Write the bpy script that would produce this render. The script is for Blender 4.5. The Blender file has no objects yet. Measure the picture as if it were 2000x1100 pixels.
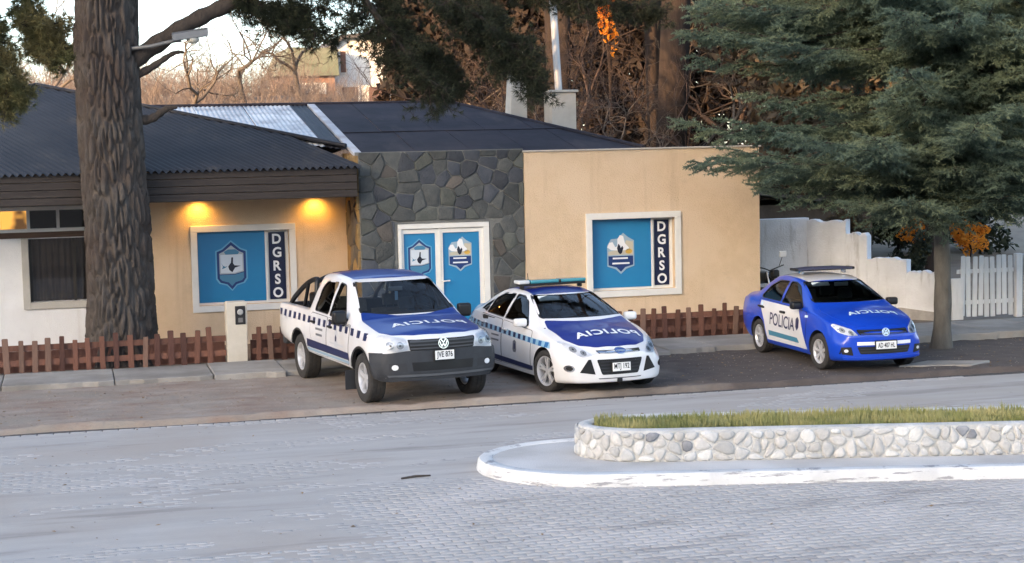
import bpy, bmesh, math, random
import numpy as np
from mathutils import Vector, Matrix
from mathutils.bvhtree import BVHTree

random.seed(7)
RNG = np.random.default_rng(11)
SC = bpy.context.scene
COL = SC.collection
R = math.radians

# ---------------------------------------------------------------- camera
cam_d = bpy.data.cameras.new('camera')
cam_d.sensor_width = 36.0
cam_d.lens = 3270.0 / 2000.0 * 36.0
cam_d.clip_start = 0.1
cam_d.clip_end = 3000.0
cam = bpy.data.objects.new('camera', cam_d)
COL.objects.link(cam)
cam.matrix_world = (Matrix.Translation((0, 0, 3.9)) @ Matrix.Rotation(-R(14.76), 4, 'Z')
                    @ Matrix.Rotation(math.pi / 2 - 0.083, 4, 'X') @ Matrix.Rotation(-0.022, 4, 'Z'))
SC.camera = cam

# ---------------------------------------------------------------- sky and sun
SUN_AZ = R(232.0)     # clockwise from +Y: the sun is setting behind the camera, over an added ridge
SUN_EL = R(11.0)
world = bpy.data.worlds.new('World')
SC.world = world
world.use_nodes = True
wn = world.node_tree
for n in list(wn.nodes): wn.nodes.remove(n)
w_out = wn.nodes.new('ShaderNodeOutputWorld')
w_bg = wn.nodes.new('ShaderNodeBackground')
w_sky = wn.nodes.new('ShaderNodeTexSky')
w_sky.sky_type = 'NISHITA'
w_sky.sun_disc = False
w_sky.sun_elevation = SUN_EL
w_sky.sun_rotation = SUN_AZ
w_sky.altitude = 200
w_sky.air_density = 0.6
w_sky.dust_density = 1.6
w_sky.ozone_density = 0.5
w_bg.inputs['Strength'].default_value = 0.15
wn.links.new(w_sky.outputs[0], w_bg.inputs[0])
wn.links.new(w_bg.outputs[0], w_out.inputs[0])

sun_d = bpy.data.lights.new('sun', 'SUN')
sun_d.energy = 2.2
sun_d.angle = R(0.6)
sun_d.color = (1.0, 0.62, 0.33)
sun = bpy.data.objects.new('sun', sun_d)
COL.objects.link(sun)
sdir = Vector((math.sin(SUN_AZ) * math.cos(SUN_EL), math.cos(SUN_AZ) * math.cos(SUN_EL), math.sin(SUN_EL)))
sun.rotation_euler = (-sdir).to_track_quat('-Z', 'Y').to_euler()
sun.location = (-20, -60, 40)

SC.view_settings.view_transform = 'Standard'
SC.view_settings.look = 'None'
SC.view_settings.exposure = 2.55
SC.view_settings.gamma = 1.0
SC.view_settings.use_white_balance = True      # the phone balanced its picture for open shade
SC.view_settings.white_balance_temperature = 7250
SC.view_settings.white_balance_tint = 10
SC.render.engine = 'CYCLES'
SC.cycles.max_bounces = 8
SC.cycles.transparent_max_bounces = 16

# ---------------------------------------------------------------- materials
MATS = {}
def mat(name, c1, c2=None, scale=4.0, rough=0.8, bump=0.0, bscale=30.0, metal=0.0, spec=0.4, coat=0.0,
        stretch=(1, 1, 1), detail=6, sharp=(0.35, 0.65), trans=0.0, c3=None, scale3=0.6, obj_var=0.0):
    """Principled material: two (or three) noise-mixed colours plus fine relief, in object space."""
    if name in MATS: return MATS[name]
    m = bpy.data.materials.new(name); m.use_nodes = True
    nt = m.node_tree; N = nt.nodes; L = nt.links
    b = N['Principled BSDF']
    b.inputs['Roughness'].default_value = rough
    b.inputs['Metallic'].default_value = metal
    b.inputs['Specular IOR Level'].default_value = spec
    if coat: 
        b.inputs['Coat Weight'].default_value = coat
        b.inputs['Coat Roughness'].default_value = 0.06
    tc = N.new('ShaderNodeTexCoord'); mp = N.new('ShaderNodeMapping')
    mp.inputs['Scale'].default_value = stretch
    L.new(tc.outputs['Object'], mp.inputs['Vector'])
    col = None
    def rgb(c): return (c[0], c[1], c[2], 1)
    b.inputs['Base Color'].default_value = rgb(c1)
    if c2 is not None:
        nz = N.new('ShaderNodeTexNoise'); nz.inputs['Scale'].default_value = scale; nz.inputs['Detail'].default_value = detail
        nz.inputs['Roughness'].default_value = 0.62
        L.new(mp.outputs[0], nz.inputs['Vector'])
        rp = N.new('ShaderNodeMapRange'); rp.inputs['From Min'].default_value = sharp[0]; rp.inputs['From Max'].default_value = sharp[1]
        L.new(nz.outputs['Fac'], rp.inputs['Value'])
        mx = N.new('ShaderNodeMix'); mx.data_type = 'RGBA'
        mx.inputs['A'].default_value = rgb(c1); mx.inputs['B'].default_value = rgb(c2)
        L.new(rp.outputs[0], mx.inputs['Factor'])
        col = mx.outputs['Result']
        if c3 is not None:
            n3 = N.new('ShaderNodeTexNoise'); n3.inputs['Scale'].default_value = scale3; n3.inputs['Detail'].default_value = 5
            L.new(tc.outputs['Object'], n3.inputs['Vector'])
            r3 = N.new('ShaderNodeMapRange'); r3.inputs['From Min'].default_value = 0.45; r3.inputs['From Max'].default_value = 0.68
            L.new(n3.outputs['Fac'], r3.inputs['Value'])
            m3 = N.new('ShaderNodeMix'); m3.data_type = 'RGBA'
            L.new(col, m3.inputs['A']); m3.inputs['B'].default_value = rgb(c3)
            L.new(r3.outputs[0], m3.inputs['Factor']); col = m3.outputs['Result']
    if obj_var:
        oi = N.new('ShaderNodeObjectInfo'); hs = N.new('ShaderNodeHueSaturation')
        r4 = N.new('ShaderNodeMapRange'); r4.inputs['To Min'].default_value = 1 - obj_var; r4.inputs['To Max'].default_value = 1 + obj_var
        L.new(oi.outputs['Random'], r4.inputs['Value']); L.new(r4.outputs[0], hs.inputs['Value'])
        if col is None:
            hs.inputs['Color'].default_value = rgb(c1)
        else: L.new(col, hs.inputs['Color'])
        col = hs.outputs[0]
    if col is not None: L.new(col, b.inputs['Base Color'])
    if bump:
        nb = N.new('ShaderNodeTexNoise'); nb.inputs['Scale'].default_value = bscale; nb.inputs['Detail'].default_value = 5
        L.new(mp.outputs[0], nb.inputs['Vector'])
        bp = N.new('ShaderNodeBump'); bp.inputs['Strength'].default_value = bump; bp.inputs['Distance'].default_value = 0.02
        L.new(nb.outputs['Fac'], bp.inputs['Height']); L.new(bp.outputs[0], b.inputs['Normal'])
    if trans:
        tr = N.new('ShaderNodeBsdfTranslucent'); ms = N.new('ShaderNodeMixShader'); ms.inputs[0].default_value = trans
        if col is not None: L.new(col, tr.inputs['Color'])
        else: tr.inputs['Color'].default_value = rgb(c1)
        L.new(b.outputs[0], ms.inputs[1]); L.new(tr.outputs[0], ms.inputs[2])
        L.new(ms.outputs[0], N['Material Output'].inputs['Surface'])
    MATS[name] = m
    return m

def add_stain(m, color, mscale, nscale, lo, hi, amount):
    """stains, streaks and scuffs of their own colour laid over a material by stretched noise"""
    nt = m.node_tree; N = nt.nodes; L = nt.links; b = N['Principled BSDF']; src = b.inputs['Base Color'].links[0].from_socket
    tc = N.new('ShaderNodeTexCoord'); mp = N.new('ShaderNodeMapping'); mp.inputs['Scale'].default_value = mscale; mp.inputs['Location'].default_value = (3.1, 7.7, 1.3); L.new(tc.outputs['Object'], mp.inputs[0])
    nz = N.new('ShaderNodeTexNoise'); nz.inputs['Scale'].default_value = nscale; nz.inputs['Detail'].default_value = 7; nz.inputs['Roughness'].default_value = .65; L.new(mp.outputs[0], nz.inputs['Vector'])
    rp = N.new('ShaderNodeMapRange'); rp.inputs['From Min'].default_value = lo; rp.inputs['From Max'].default_value = hi; rp.inputs['To Max'].default_value = amount; L.new(nz.outputs['Fac'], rp.inputs['Value'])
    mx = N.new('ShaderNodeMix'); mx.data_type = 'RGBA'; L.new(rp.outputs[0], mx.inputs['Factor']); L.new(src, mx.inputs['A']); mx.inputs['B'].default_value = (*color, 1); L.new(mx.outputs['Result'], b.inputs['Base Color'])

def glass_mat(name, tint, ior=1.5, rough=0.015):
    if name in MATS: return MATS[name]
    m = bpy.data.materials.new(name); m.use_nodes = True
    nt = m.node_tree; N = nt.nodes; L = nt.links
    N.remove(N['Principled BSDF'])
    fr = N.new('ShaderNodeFresnel'); fr.inputs['IOR'].default_value = ior
    tb = N.new('ShaderNodeBsdfTransparent'); tb.inputs['Color'].default_value = (*tint, 1)
    gl = N.new('ShaderNodeBsdfGlossy'); gl.inputs['Roughness'].default_value = rough
    mx = N.new('ShaderNodeMixShader')
    L.new(fr.outputs[0], mx.inputs[0]); L.new(tb.outputs[0], mx.inputs[1]); L.new(gl.outputs[0], mx.inputs[2])
    L.new(mx.outputs[0], N['Material Output'].inputs['Surface'])
    MATS[name] = m
    return m

def emit_mat(name, col, strength):
    if name in MATS: return MATS[name]
    m = bpy.data.materials.new(name); m.use_nodes = True
    b = m.node_tree.nodes['Principled BSDF']
    b.inputs['Base Color'].default_value = (*col, 1)
    b.inputs['Emission Color'].default_value = (*col, 1)
    b.inputs['Emission Strength'].default_value = strength
    MATS[name] = m
    return m

# ---------------------------------------------------------------- mesh helpers
def link(o, parent=None):
    COL.objects.link(o)
    if parent is not None: o.parent = parent
    return o
def tag(o, label=None, cat=None, group=None, kind=None):
    if label: o['label'] = label
    if cat: o['category'] = cat
    if group: o['group'] = group
    if kind: o['kind'] = kind
    return o
def empty(name, loc=(0, 0, 0), rz=0.0, label=None, cat=None, group=None):
    o = bpy.data.objects.new(name, None); COL.objects.link(o)
    o.location = loc; o.rotation_euler = (0, 0, rz); o.empty_display_size = 0.2
    return tag(o, label, cat, group)
def np_mesh(name, V, F):
    """V (n,3) array, F (m,k) int array of equal-sized faces."""
    V = np.asarray(V, dtype=np.float32); F = np.asarray(F, dtype=np.int32)
    me = bpy.data.meshes.new(name)
    me.vertices.add(len(V)); me.vertices.foreach_set('co', V.ravel())
    k = F.shape[1]
    me.loops.add(F.size); me.loops.foreach_set('vertex_index', F.ravel())
    me.polygons.add(len(F)); me.polygons.foreach_set('loop_start', np.arange(0, F.size, k, dtype=np.int32))
    me.polygons.foreach_set('loop_total', np.full(len(F), k, dtype=np.int32))
    me.update(calc_edges=True)
    return me
def smooth(me, ang=None):
    me.polygons.foreach_set('use_smooth', np.ones(len(me.polygons), dtype=bool))
    if ang is not None:
        me.set_sharp_from_angle(angle=R(ang))
    me.update()
def ob(name, me, m=None, parent=None, loc=None):
    o = bpy.data.objects.new(name, me); link(o, parent)
    if m is not None and len(me.materials) == 0: me.materials.append(m)
    if loc is not None: o.location = loc
    return o

class MB:
    """Collects shapes for ONE mesh."""
    def __init__(s): s.v = []; s.f = []
    def add(s, V, F):
        n = len(s.v); s.v += [tuple(p) for p in V]; s.f += [tuple(i + n for i in f) for f in F]; return s
    def box(s, x0, x1, y0, y1, z0, z1, M=None):
        V = [(x, y, z) for z in (z0, z1) for y in (y0, y1) for x in (x0, x1)]
        if M is not None: V = [tuple(M @ Vector(p)) for p in V]
        return s.add(V, [(0, 2, 3, 1), (4, 5, 7, 6), (0, 1, 5, 4), (2, 6, 7, 3), (0, 4, 6, 2), (1, 3, 7, 5)])
    def prism(s, poly, y0, y1, plane='xz'):
        """polygon in a plane, extruded along the third axis from y0 to y1"""
        n = len(poly)
        def P(a, b, c):
            return {'xz': (a, c, b), 'xy': (a, b, c), 'yz': (c, a, b)}[plane]
        V = [P(a, b, y0) for a, b in poly] + [P(a, b, y1) for a, b in poly]
        F = [tuple(range(n)), tuple(range(2 * n - 1, n - 1, -1))]
        F += [((i + 1) % n, i, n + i, n + (i + 1) % n) for i in range(n)]
        return s.add(V, F)
    def tube(s, pts, rad, n=8, cap=True):
        pts = [Vector(p) for p in pts]
        if not hasattr(rad, '__len__'): rad = [rad] * len(pts)
        V = []; F = []; ref = Vector((0.13, 0.21, 0.97))
        for i, p in enumerate(pts):
            d = (pts[min(i + 1, len(pts) - 1)] - pts[max(i - 1, 0)]).normalized()
            a = d.cross(ref)
            if a.length < 1e-3: a = d.cross(Vector((1, 0, 0)))
            a.normalize(); b = d.cross(a)
            for k in range(n):
                t = 2 * math.pi * k / n
                V.append(p + (a * math.cos(t) + b * math.sin(t)) * rad[i])
        for i in range(len(pts) - 1):
            for k in range(n):
                F.append((i * n + k, i * n + (k + 1) % n, (i + 1) * n + (k + 1) % n, (i + 1) * n + k))
        if cap:
            F.append(tuple(range(n - 1, -1, -1))); F.append(tuple((len(pts) - 1) * n + k for k in range(n)))
        return s.add(V, F)
    def lathe(s, prof, n=24, axis='y', c=(0, 0, 0)):
        """profile [(radius, along)] turned about an axis"""
        V = []; F = []; m = len(prof)
        for k in range(n):
            t = 2 * math.pi * k / n; ct, st = math.cos(t), math.sin(t)
            for r, a in prof:
                p = {'y': (r * ct, a, r * st), 'z': (r * ct, r * st, a), 'x': (a, r * ct, r * st)}[axis]
                V.append((p[0] + c[0], p[1] + c[1], p[2] + c[2]))
        for k in range(n):
            for j in range(m - 1):
                F.append((k * m + j, ((k + 1) % n) * m + j, ((k + 1) % n) * m + j + 1, k * m + j + 1))
        return s.add(V, F)
    def mesh(s, name, sm=None, bevel=0.0, seg=2):
        me = bpy.data.meshes.new(name); me.from_pydata(s.v, [], s.f)
        bm = bmesh.new(); bm.from_mesh(me)
        bmesh.ops.recalc_face_normals(bm, faces=bm.faces)
        if bevel:
            bmesh.ops.bevel(bm, geom=[e for e in bm.edges if len(e.link_faces) == 2 and e.calc_face_angle(0) > 0.5],
                            offset=bevel, segments=seg, profile=0.6, affect='EDGES', clamp_overlap=True)
        bm.to_mesh(me); bm.free()
        if sm is not None: smooth(me, sm)
        me.update(); return me
    def build(s, name, m, parent=None, sm=None, bevel=0.0, seg=2, loc=None):
        return ob(name, s.mesh(name, sm, bevel, seg), m, parent, loc)

def hash2(ix, iy, seed=0):
    n = (ix.astype(np.int64) * 374761393 + iy.astype(np.int64) * 668265263 + seed * 982451653) & 0x7fffffff
    n = ((n ^ (n >> 13)) * 1274126177) & 0x7fffffff
    return ((n ^ (n >> 16)) & 0xffff) / 65535.0
def vnoise(x, y, seed=0):
    ix = np.floor(x); iy = np.floor(y); fx = x - ix; fy = y - iy
    fx = fx * fx * (3 - 2 * fx); fy = fy * fy * (3 - 2 * fy)
    a = hash2(ix, iy, seed); b = hash2(ix + 1, iy, seed); c = hash2(ix, iy + 1, seed); d = hash2(ix + 1, iy + 1, seed)
    return (a * (1 - fx) + b * fx) * (1 - fy) + (c * (1 - fx) + d * fx) * fy
def fbm(x, y, oct=4, seed=0):
    s = 0; a = 0.5; t = 0
    for o in range(oct):
        s = s + a * vnoise(x * 2 ** o, y * 2 ** o, seed + o); t += a; a *= 0.55
    return s / t
def grid_mesh(name, xs, ys, zf):
    X, Y = np.meshgrid(xs, ys); Z = zf(X, Y)
    V = np.stack([X.ravel(), Y.ravel(), Z.ravel()], 1); nx, ny = len(xs), len(ys)
    i = np.arange(nx * (ny - 1)).reshape(ny - 1, nx)[:, :-1].ravel()
    return np_mesh(name, V, np.stack([i, i + 1, i + nx + 1, i + nx], 1))
def text_geo(txt, size=1.0, bold=0.0, sx=1.0, gap=1.0):
    """flat text as (verts (n,2) centred, faces)"""
    cu = bpy.data.curves.new('t', 'FONT'); cu.body = txt; cu.size = size; cu.offset = bold; cu.space_character = gap
    cu.resolution_u = 4; cu.fill_mode = 'FRONT'
    o = bpy.data.objects.new('t', cu); COL.objects.link(o)
    dg = bpy.context.evaluated_depsgraph_get(); dg.update()
    me = o.evaluated_get(dg).to_mesh()
    V = np.array([(v.co.x * sx, v.co.y) for v in me.vertices]); F = [tuple(p.vertices) for p in me.polygons]
    o.evaluated_get(dg).to_mesh_clear()
    bpy.data.objects.remove(o); bpy.data.curves.remove(cu)
    V -= (V.max(0) + V.min(0)) / 2
    return V, F

# ================================================================ THE SETTING
def sstep(x): x = np.clip(x, 0, 1); return x * x * (3 - 2 * x)

M_soil = mat('dry_soil', (0.16, 0.125, 0.10), (0.24, 0.20, 0.16), 0.7, 0.95, 0.4, 12)
g = ob('ground', grid_mesh('ground', np.linspace(-600, 700, 27), np.linspace(-300, 900, 25), lambda X, Y: X * 0 - 0.12), M_soil)
tag(g, kind='structure')

def hill_h(X, Y):
    up = sstep((Y - 41) / 26.0); side = 0.22 + 0.78 * (1 - sstep((X - 7.5) / 13.0))
    return -0.3 + up * side * 6.3 + sstep((Y - 80) / 120) * 4.0 * side + 0.35 * (fbm(X * .15, Y * .15, 4, 3) - .5) * up
h = ob('hill', grid_mesh('hill', np.linspace(-70, 130, 121), np.linspace(42, 240, 100), hill_h),
       mat('hill_earth', (0.20, 0.15, 0.11), (0.30, 0.24, 0.17), 0.5, 0.95, 0.5, 3))
smooth(h.data); tag(h, kind='structure')

def shade_ridge_h(X, Y):  # unseen ridge, added and sized to keep the low sun off the foreground
    d = (X * math.sin(SUN_AZ) + Y * math.cos(SUN_AZ)) - 250      # metres beyond the added ridge line, towards the sunset
    return -.2 + 61.0 * np.exp(-(d / 66.0) ** 2) * (1 + .06 * (fbm(X * .012, Y * .012, 4, 55) - .5))
h = ob('shade_ridge', grid_mesh('shade_ridge', np.linspace(-700, 420, 100), np.linspace(-600, 330, 84), lambda X, Y: np.where(shade_ridge_h(X, Y) < .3, -2.0, shade_ridge_h(X, Y))), mat('shade_ridge_scrub', (.13, .11, .08), (.19, .16, .11), .03, .95))
smooth(h.data); tag(h, kind='structure')

# --- road: soil in the joints, interlocking pavers, drifted dust over most of them
M_joint = mat('joint_soil', (0.055, 0.052, 0.05), (0.11, 0.10, 0.097), 30, 0.95)
road = ob('road', grid_mesh('road', np.linspace(-9, 24, 12), np.linspace(6, 24.3, 8), lambda X, Y: X * 0 - 0.012), M_joint)
tag(road, kind='structure')

def dust_level(X, Y):
    open_ = sstep((X - 1.6) / 2.4) * sstep((19.4 - Y) / 1.4)
    open2 = 0.5 * sstep((fbm(X * .5 + 3, Y * 1.6, 3, 21) - .55) / .1)
    o = np.maximum(open_, open2 * 0.9)
    return 0.006 - 0.0155 * o - 0.05 * sstep((Y - 23.82) / .16) + 0.007 * (fbm(X * .9, Y * 1.6, 4, 5) - .5) + 0.004 * (fbm(X * 7, Y * 7, 3, 9) - .5)
M_dust = mat('road_dust', (0.425, 0.408, 0.392), (0.355, 0.338, 0.323), 1.6, 0.95, 0.25, 60, c3=(0.365, 0.33, 0.30), scale3=0.35, stretch=(.22, 1.5, 1))
add_stain(M_dust, (.20, .185, .175), (.16, 1.2, 1), 1.7, .56, .68, .55)
add_stain(M_dust, (.14, .125, .115), (1, 1, 1), 2.6, .66, .72, .6)
d = ob('dust', grid_mesh('dust', np.arange(-4.5, 16.5, .055), np.arange(12.2, 24.2, .055), dust_level), M_dust, road)
smooth(d.data); tag(d, kind='stuff')

def paver_mesh(sgn):
    L, W, hh = .22, .11, .02
    e = [(0, 0), (.055, .013 * sgn), (.165, -.013 * sgn), (L, 0)]
    out = [(x, y) for x, y in e] + [(x, y + W) for x, y in reversed(e)]
    out = np.array(out); c = out.mean(0)
    ins = c + (out - c) * np.array([(L - .012) / L, (W - .015) / W])
    top = c + (out - c) * np.array([(L - .028) / L, (W - .032) / W])
    V = [(x - c[0], y - c[1], -hh) for x, y in ins] + [(x - c[0], y - c[1], -.007) for x, y in ins] + [(x - c[0], y - c[1], 0) for x, y in top]
    n = 8; F = []
    for a in (0, n):
        F += [(a + i, a + (i + 1) % n, a + n + (i + 1) % n, a + n + i) for i in range(n)]
    q = [(0, 1, 6, 7), (1, 2, 5, 6), (2, 3, 4, 5)]
    F += [tuple(2 * n + i for i in f) for f in q]
    return np.array(V), np.array(F)
M_pav = mat('paver_concrete', (0.40, 0.385, 0.372), (0.315, 0.303, 0.294), 9, 0.9, 0.3, 90, obj_var=0.14, c3=(0.43, 0.41, 0.40), scale3=0.7)
add_stain(M_pav, (.17, .16, .155), (.3, 1.1, 1), 1.9, .56, .70, .6)
pv = [paver_mesh(1), paver_mesh(-1)]
cells = []
caminv = cam.matrix_world.inverted()
for j in range(int(11.6 / .11)):
    y = 12.4 + j * .11 + .055
    for i in range(int(17 / .22)):
        x = -3.2 + i * .22 + (.11 if j % 2 else 0) + .11
        q = caminv @ Vector((x, y, 0))
        if abs(q.x) < -q.z * 0.325 and q.y > q.z * -0 - 0.182 * -q.z:
            cells.append((x, y, j % 2, -q.z))
cells = np.array(cells)
dl = dust_level(cells[:, 0], cells[:, 1])
show = cells[:, 3] + 2.0 * (dl > 0.001)
order = np.argsort(show)
pav_me = [np_mesh('paver', *pv[0]), np_mesh('paver', *pv[1])]
for m_ in pav_me: m_.materials.append(M_pav)
for k in order[:300]:
    o = ob('paver', pav_me[int(cells[k, 2])], None, road)
    o.location = (cells[k, 0], cells[k, 1], RNG.normal(0, .0012))
    o.rotation_euler = (RNG.normal(0, .006), RNG.normal(0, .006), RNG.normal(0, .006))
VV = []; FF = []; n0 = 0
for par in (0, 1):
    idx = [k for k in order[300:] if cells[k, 2] == par and dl[k] < 0.006]
    if not idx: continue
    V, F = pv[par]; c = cells[idx][:, :2]
    tz = RNG.normal(0, .006, (len(idx), 2))
    P = V[None] + np.zeros((len(idx), 1, 1)); P[:, :, 2] += V[None, :, 0] * tz[:, :1] + V[None, :, 1] * tz[:, 1:] + RNG.normal(0, .0012, (len(idx), 1))
    P[:, :, 0] += c[:, :1]; P[:, :, 1] += c[:, 1:]
    VV.append(P.reshape(-1, 3)); FF.append((F[None] + (np.arange(len(idx)) * len(V))[:, None, None] + n0).reshape(-1, 4)); n0 += len(idx) * len(V)
o = ob('pavers', np_mesh('pavers', np.concatenate(VV), np.concatenate(FF)), M_pav, road); tag(o, kind='stuff')

# --- verge of bare earth between the road and the sidewalk
def verge_h(X, Y):
    edge = 24.08 + .16 * (fbm(X * .55, X * 0, 4, 31) - .5) + .05 * (fbm(X * 5, X * 0, 2, 33) - .5)
    lip = sstep((Y - edge) / .07)
    return -.06 + lip * (.105 + .04 * np.exp(-((Y - edge - .12) / .12) ** 2) * (.4 + fbm(X * 2.2, X * 0, 3, 37)) + .035 * (fbm(X * .8, Y * .8, 4, 41) - .5) + .03 * (fbm(X * 5, Y * 5, 3, 43) - .5))
vg = ob('verge', grid_mesh('verge', np.arange(-6, 24, .07), np.concatenate([np.arange(23.7, 24.4, .025), np.arange(24.4, 28.5, .07)]), verge_h), None)
m = mat('verge_earth', (0.245, 0.175, 0.14), (0.33, 0.285, 0.245), 1.6, 0.95, 0.8, 25, stretch=(.6, 1.6, 1), c3=(0.27, 0.235, 0.20), scale3=0.9)
# towards the right the earth is dark, oily and damp: blend by position
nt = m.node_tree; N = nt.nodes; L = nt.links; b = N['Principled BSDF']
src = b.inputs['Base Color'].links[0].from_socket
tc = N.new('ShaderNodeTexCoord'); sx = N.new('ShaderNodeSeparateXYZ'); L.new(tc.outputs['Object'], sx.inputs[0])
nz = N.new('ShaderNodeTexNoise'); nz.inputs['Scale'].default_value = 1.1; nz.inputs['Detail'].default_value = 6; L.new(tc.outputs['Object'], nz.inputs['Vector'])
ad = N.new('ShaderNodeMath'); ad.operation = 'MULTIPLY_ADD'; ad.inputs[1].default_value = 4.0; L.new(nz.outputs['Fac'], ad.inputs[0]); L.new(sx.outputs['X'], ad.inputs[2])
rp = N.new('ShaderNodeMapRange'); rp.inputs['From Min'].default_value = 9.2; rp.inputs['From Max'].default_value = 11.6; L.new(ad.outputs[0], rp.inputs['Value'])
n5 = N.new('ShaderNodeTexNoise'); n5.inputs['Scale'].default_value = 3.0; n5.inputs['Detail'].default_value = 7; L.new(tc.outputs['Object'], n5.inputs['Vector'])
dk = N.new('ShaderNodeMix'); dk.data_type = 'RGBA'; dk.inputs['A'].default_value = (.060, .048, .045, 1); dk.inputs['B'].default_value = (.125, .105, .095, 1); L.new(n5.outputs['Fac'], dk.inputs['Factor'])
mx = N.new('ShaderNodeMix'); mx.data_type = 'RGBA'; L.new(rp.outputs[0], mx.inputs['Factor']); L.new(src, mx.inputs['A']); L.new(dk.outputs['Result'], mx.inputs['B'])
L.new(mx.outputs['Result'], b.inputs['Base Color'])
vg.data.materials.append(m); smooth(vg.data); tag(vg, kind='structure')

# pebbles on the verge and road edge: uncountable
def pebble_field(name, n, xr, yr, zf, smin, smax, m, parent=None):
    oct_ = np.array([(1, 0, 0), (0, 1, 0), (-1, 0, 0), (0, -1, 0), (0, 0, .7), (0, 0, -.7)], float)
    fo = np.array([(0, 1, 4), (1, 2, 4), (2, 3, 4), (3, 0, 4), (1, 0, 5), (2, 1, 5), (3, 2, 5), (0, 3, 5)])
    x = RNG.uniform(*xr, n); y = RNG.uniform(*yr, n); s = smin + (smax - smin) * RNG.random(n) ** 3
    V = oct_[None] * s[:, None, None] * RNG.uniform(.6, 1.3, (n, 6, 1)); V[:, :, 0] += x[:, None]; V[:, :, 1] += y[:, None]; V[:, :, 2] += zf(x, y)[:, None]
    o = ob(name, np_mesh(name, V.reshape(-1, 3), (fo[None] + (np.arange(n) * 6)[:, None, None]).reshape(-1, 3)), m, parent); tag(o, kind='stuff'); return o
M_peb = mat('pebble', (0.30, 0.27, 0.24), (0.2, 0.17, 0.15), 8, 0.9)
pebble_field('pebbles', 2600, (-4, 20), (24.2, 28.2), verge_h, .005, .018, M_peb, vg)
pebble_field('grit', 900, (-3, 15), (13, 24), lambda x, y: np.maximum(dust_level(x, y), 0), .004, .014, M_peb, road)

# --- sidewalk: worn concrete slabs with a broken front edge
M_conc = mat('sidewalk_concrete', (0.27, 0.255, 0.235), (0.34, 0.325, 0.30), 2.2, 0.92, 0.5, 45, c3=(0.21, 0.195, 0.175), scale3=0.8, obj_var=.08)
sw = ob('sidewalk', grid_mesh('sidewalk', np.linspace(-9, 30, 20), np.linspace(28.45, 33.2, 4), lambda X, Y: X * 0 + .085), M_soil)
tag(sw, kind='structure')
x = -7.5
while x < 22:
    wdt = random.uniform(1.1, 1.9)
    if random.random() < .2: wdt *= .6
    y0 = 28.12 + random.uniform(-.12, .12); zt = .13 + random.uniform(-.012, .012)
    if x > 14: y0 = 27.75 + random.uniform(-.05, .05); zt = .17
    jag = []
    nj = 7
    for k in range(nj + 1):
        jag.append((x + .008 + (wdt - .016) * k / nj, y0 + random.uniform(-.045, .045)))
    poly = jag + [(x + wdt - .008, 29.72), (x + .008, 29.72)]
    mb = MB(); mb.prism(poly, -.02, zt, 'xy'); o = mb.build('concrete_slab', M_conc, sw, bevel=.012, seg=1)
    x += wdt
# loose slabs lying on the verge at the right
for px, poly in enumerate([[(13.15, 24.95), (14.3, 24.62), (14.85, 24.95), (13.9, 25.35)], [(15.7, 24.7), (17.4, 24.75), (18.2, 25.3), (16.6, 25.35)], [(16.3, 25.55), (18.6, 25.6), (18.6, 26.1), (17.2, 26.0)]]):
    mb = MB(); mb.prism(poly, .0, .075 + .012 * px, 'xy'); mb.build('broken_slab', M_conc, vg, bevel=.012, seg=1)

# ---------------------------------------------------------------- traffic island
AX = np.array([.966, -.259]); NX = np.array([.259, .966]); K0 = np.array([6.37, 17.59])
def isl(s, o): p = K0 + AX * s + NX * o; return float(p[0]), float(p[1])
def outline(sc, a, oc, b, send=14.0, n=28):
    """from far right along the front, round the tip, back along the rear"""
    pts = [isl(s, oc - b) for s in np.linspace(send, sc, 30)]
    for k in range(1, n):
        t = math.pi * k / n
        pts.append(isl(sc - a * math.sin(t), oc - b * math.cos(t)))
    pts += [isl(s, oc + b) for s in np.linspace(sc, send, 30)]
    return pts
def offset_path(pts, d):
    P = np.array(pts); T = np.gradient(P, axis=0); T /= np.linalg.norm(T, axis=1)[:, None]
    Nn = np.stack([T[:, 1], -T[:, 0]], 1)      # inward (path runs clockwise from front right)
    return P + Nn * d
def sweep(pts, prof, name, m, parent=None, sm=40):
    """profile [(inward offset, z)] along a path"""
    n = len(pts); rows = [offset_path(pts, o) for o, z in prof]
    V = []; F = []; k = len(prof)
    for i in range(n):
        for j in range(k): V.append((rows[j][i][0], rows[j][i][1], prof[j][1]))
    for i in range(n - 1):
        for j in range(k - 1): F.append((i * k + j, i * k + j + 1, (i + 1) * k + j + 1, (i + 1) * k + j))
    me = np_mesh(name, V, F); smooth(me, sm); return ob(name, me, m, parent)
island = empty('traffic_island', isl(4, 1.2) + (0,), 0, 'low traffic island with white kerb and cobbled planter wall full of grass', 'traffic island')
island.location = (0, 0, 0)
kerb_pts = outline(-.6, 1.55, 1.235, 1.235)
M_kerb = mat('kerb_paint', (0.66, 0.66, 0.65), (0.55, 0.55, 0.545), 3, 0.75, 0.4, 40, c3=(0.70, 0.70, 0.69), scale3=2)
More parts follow.
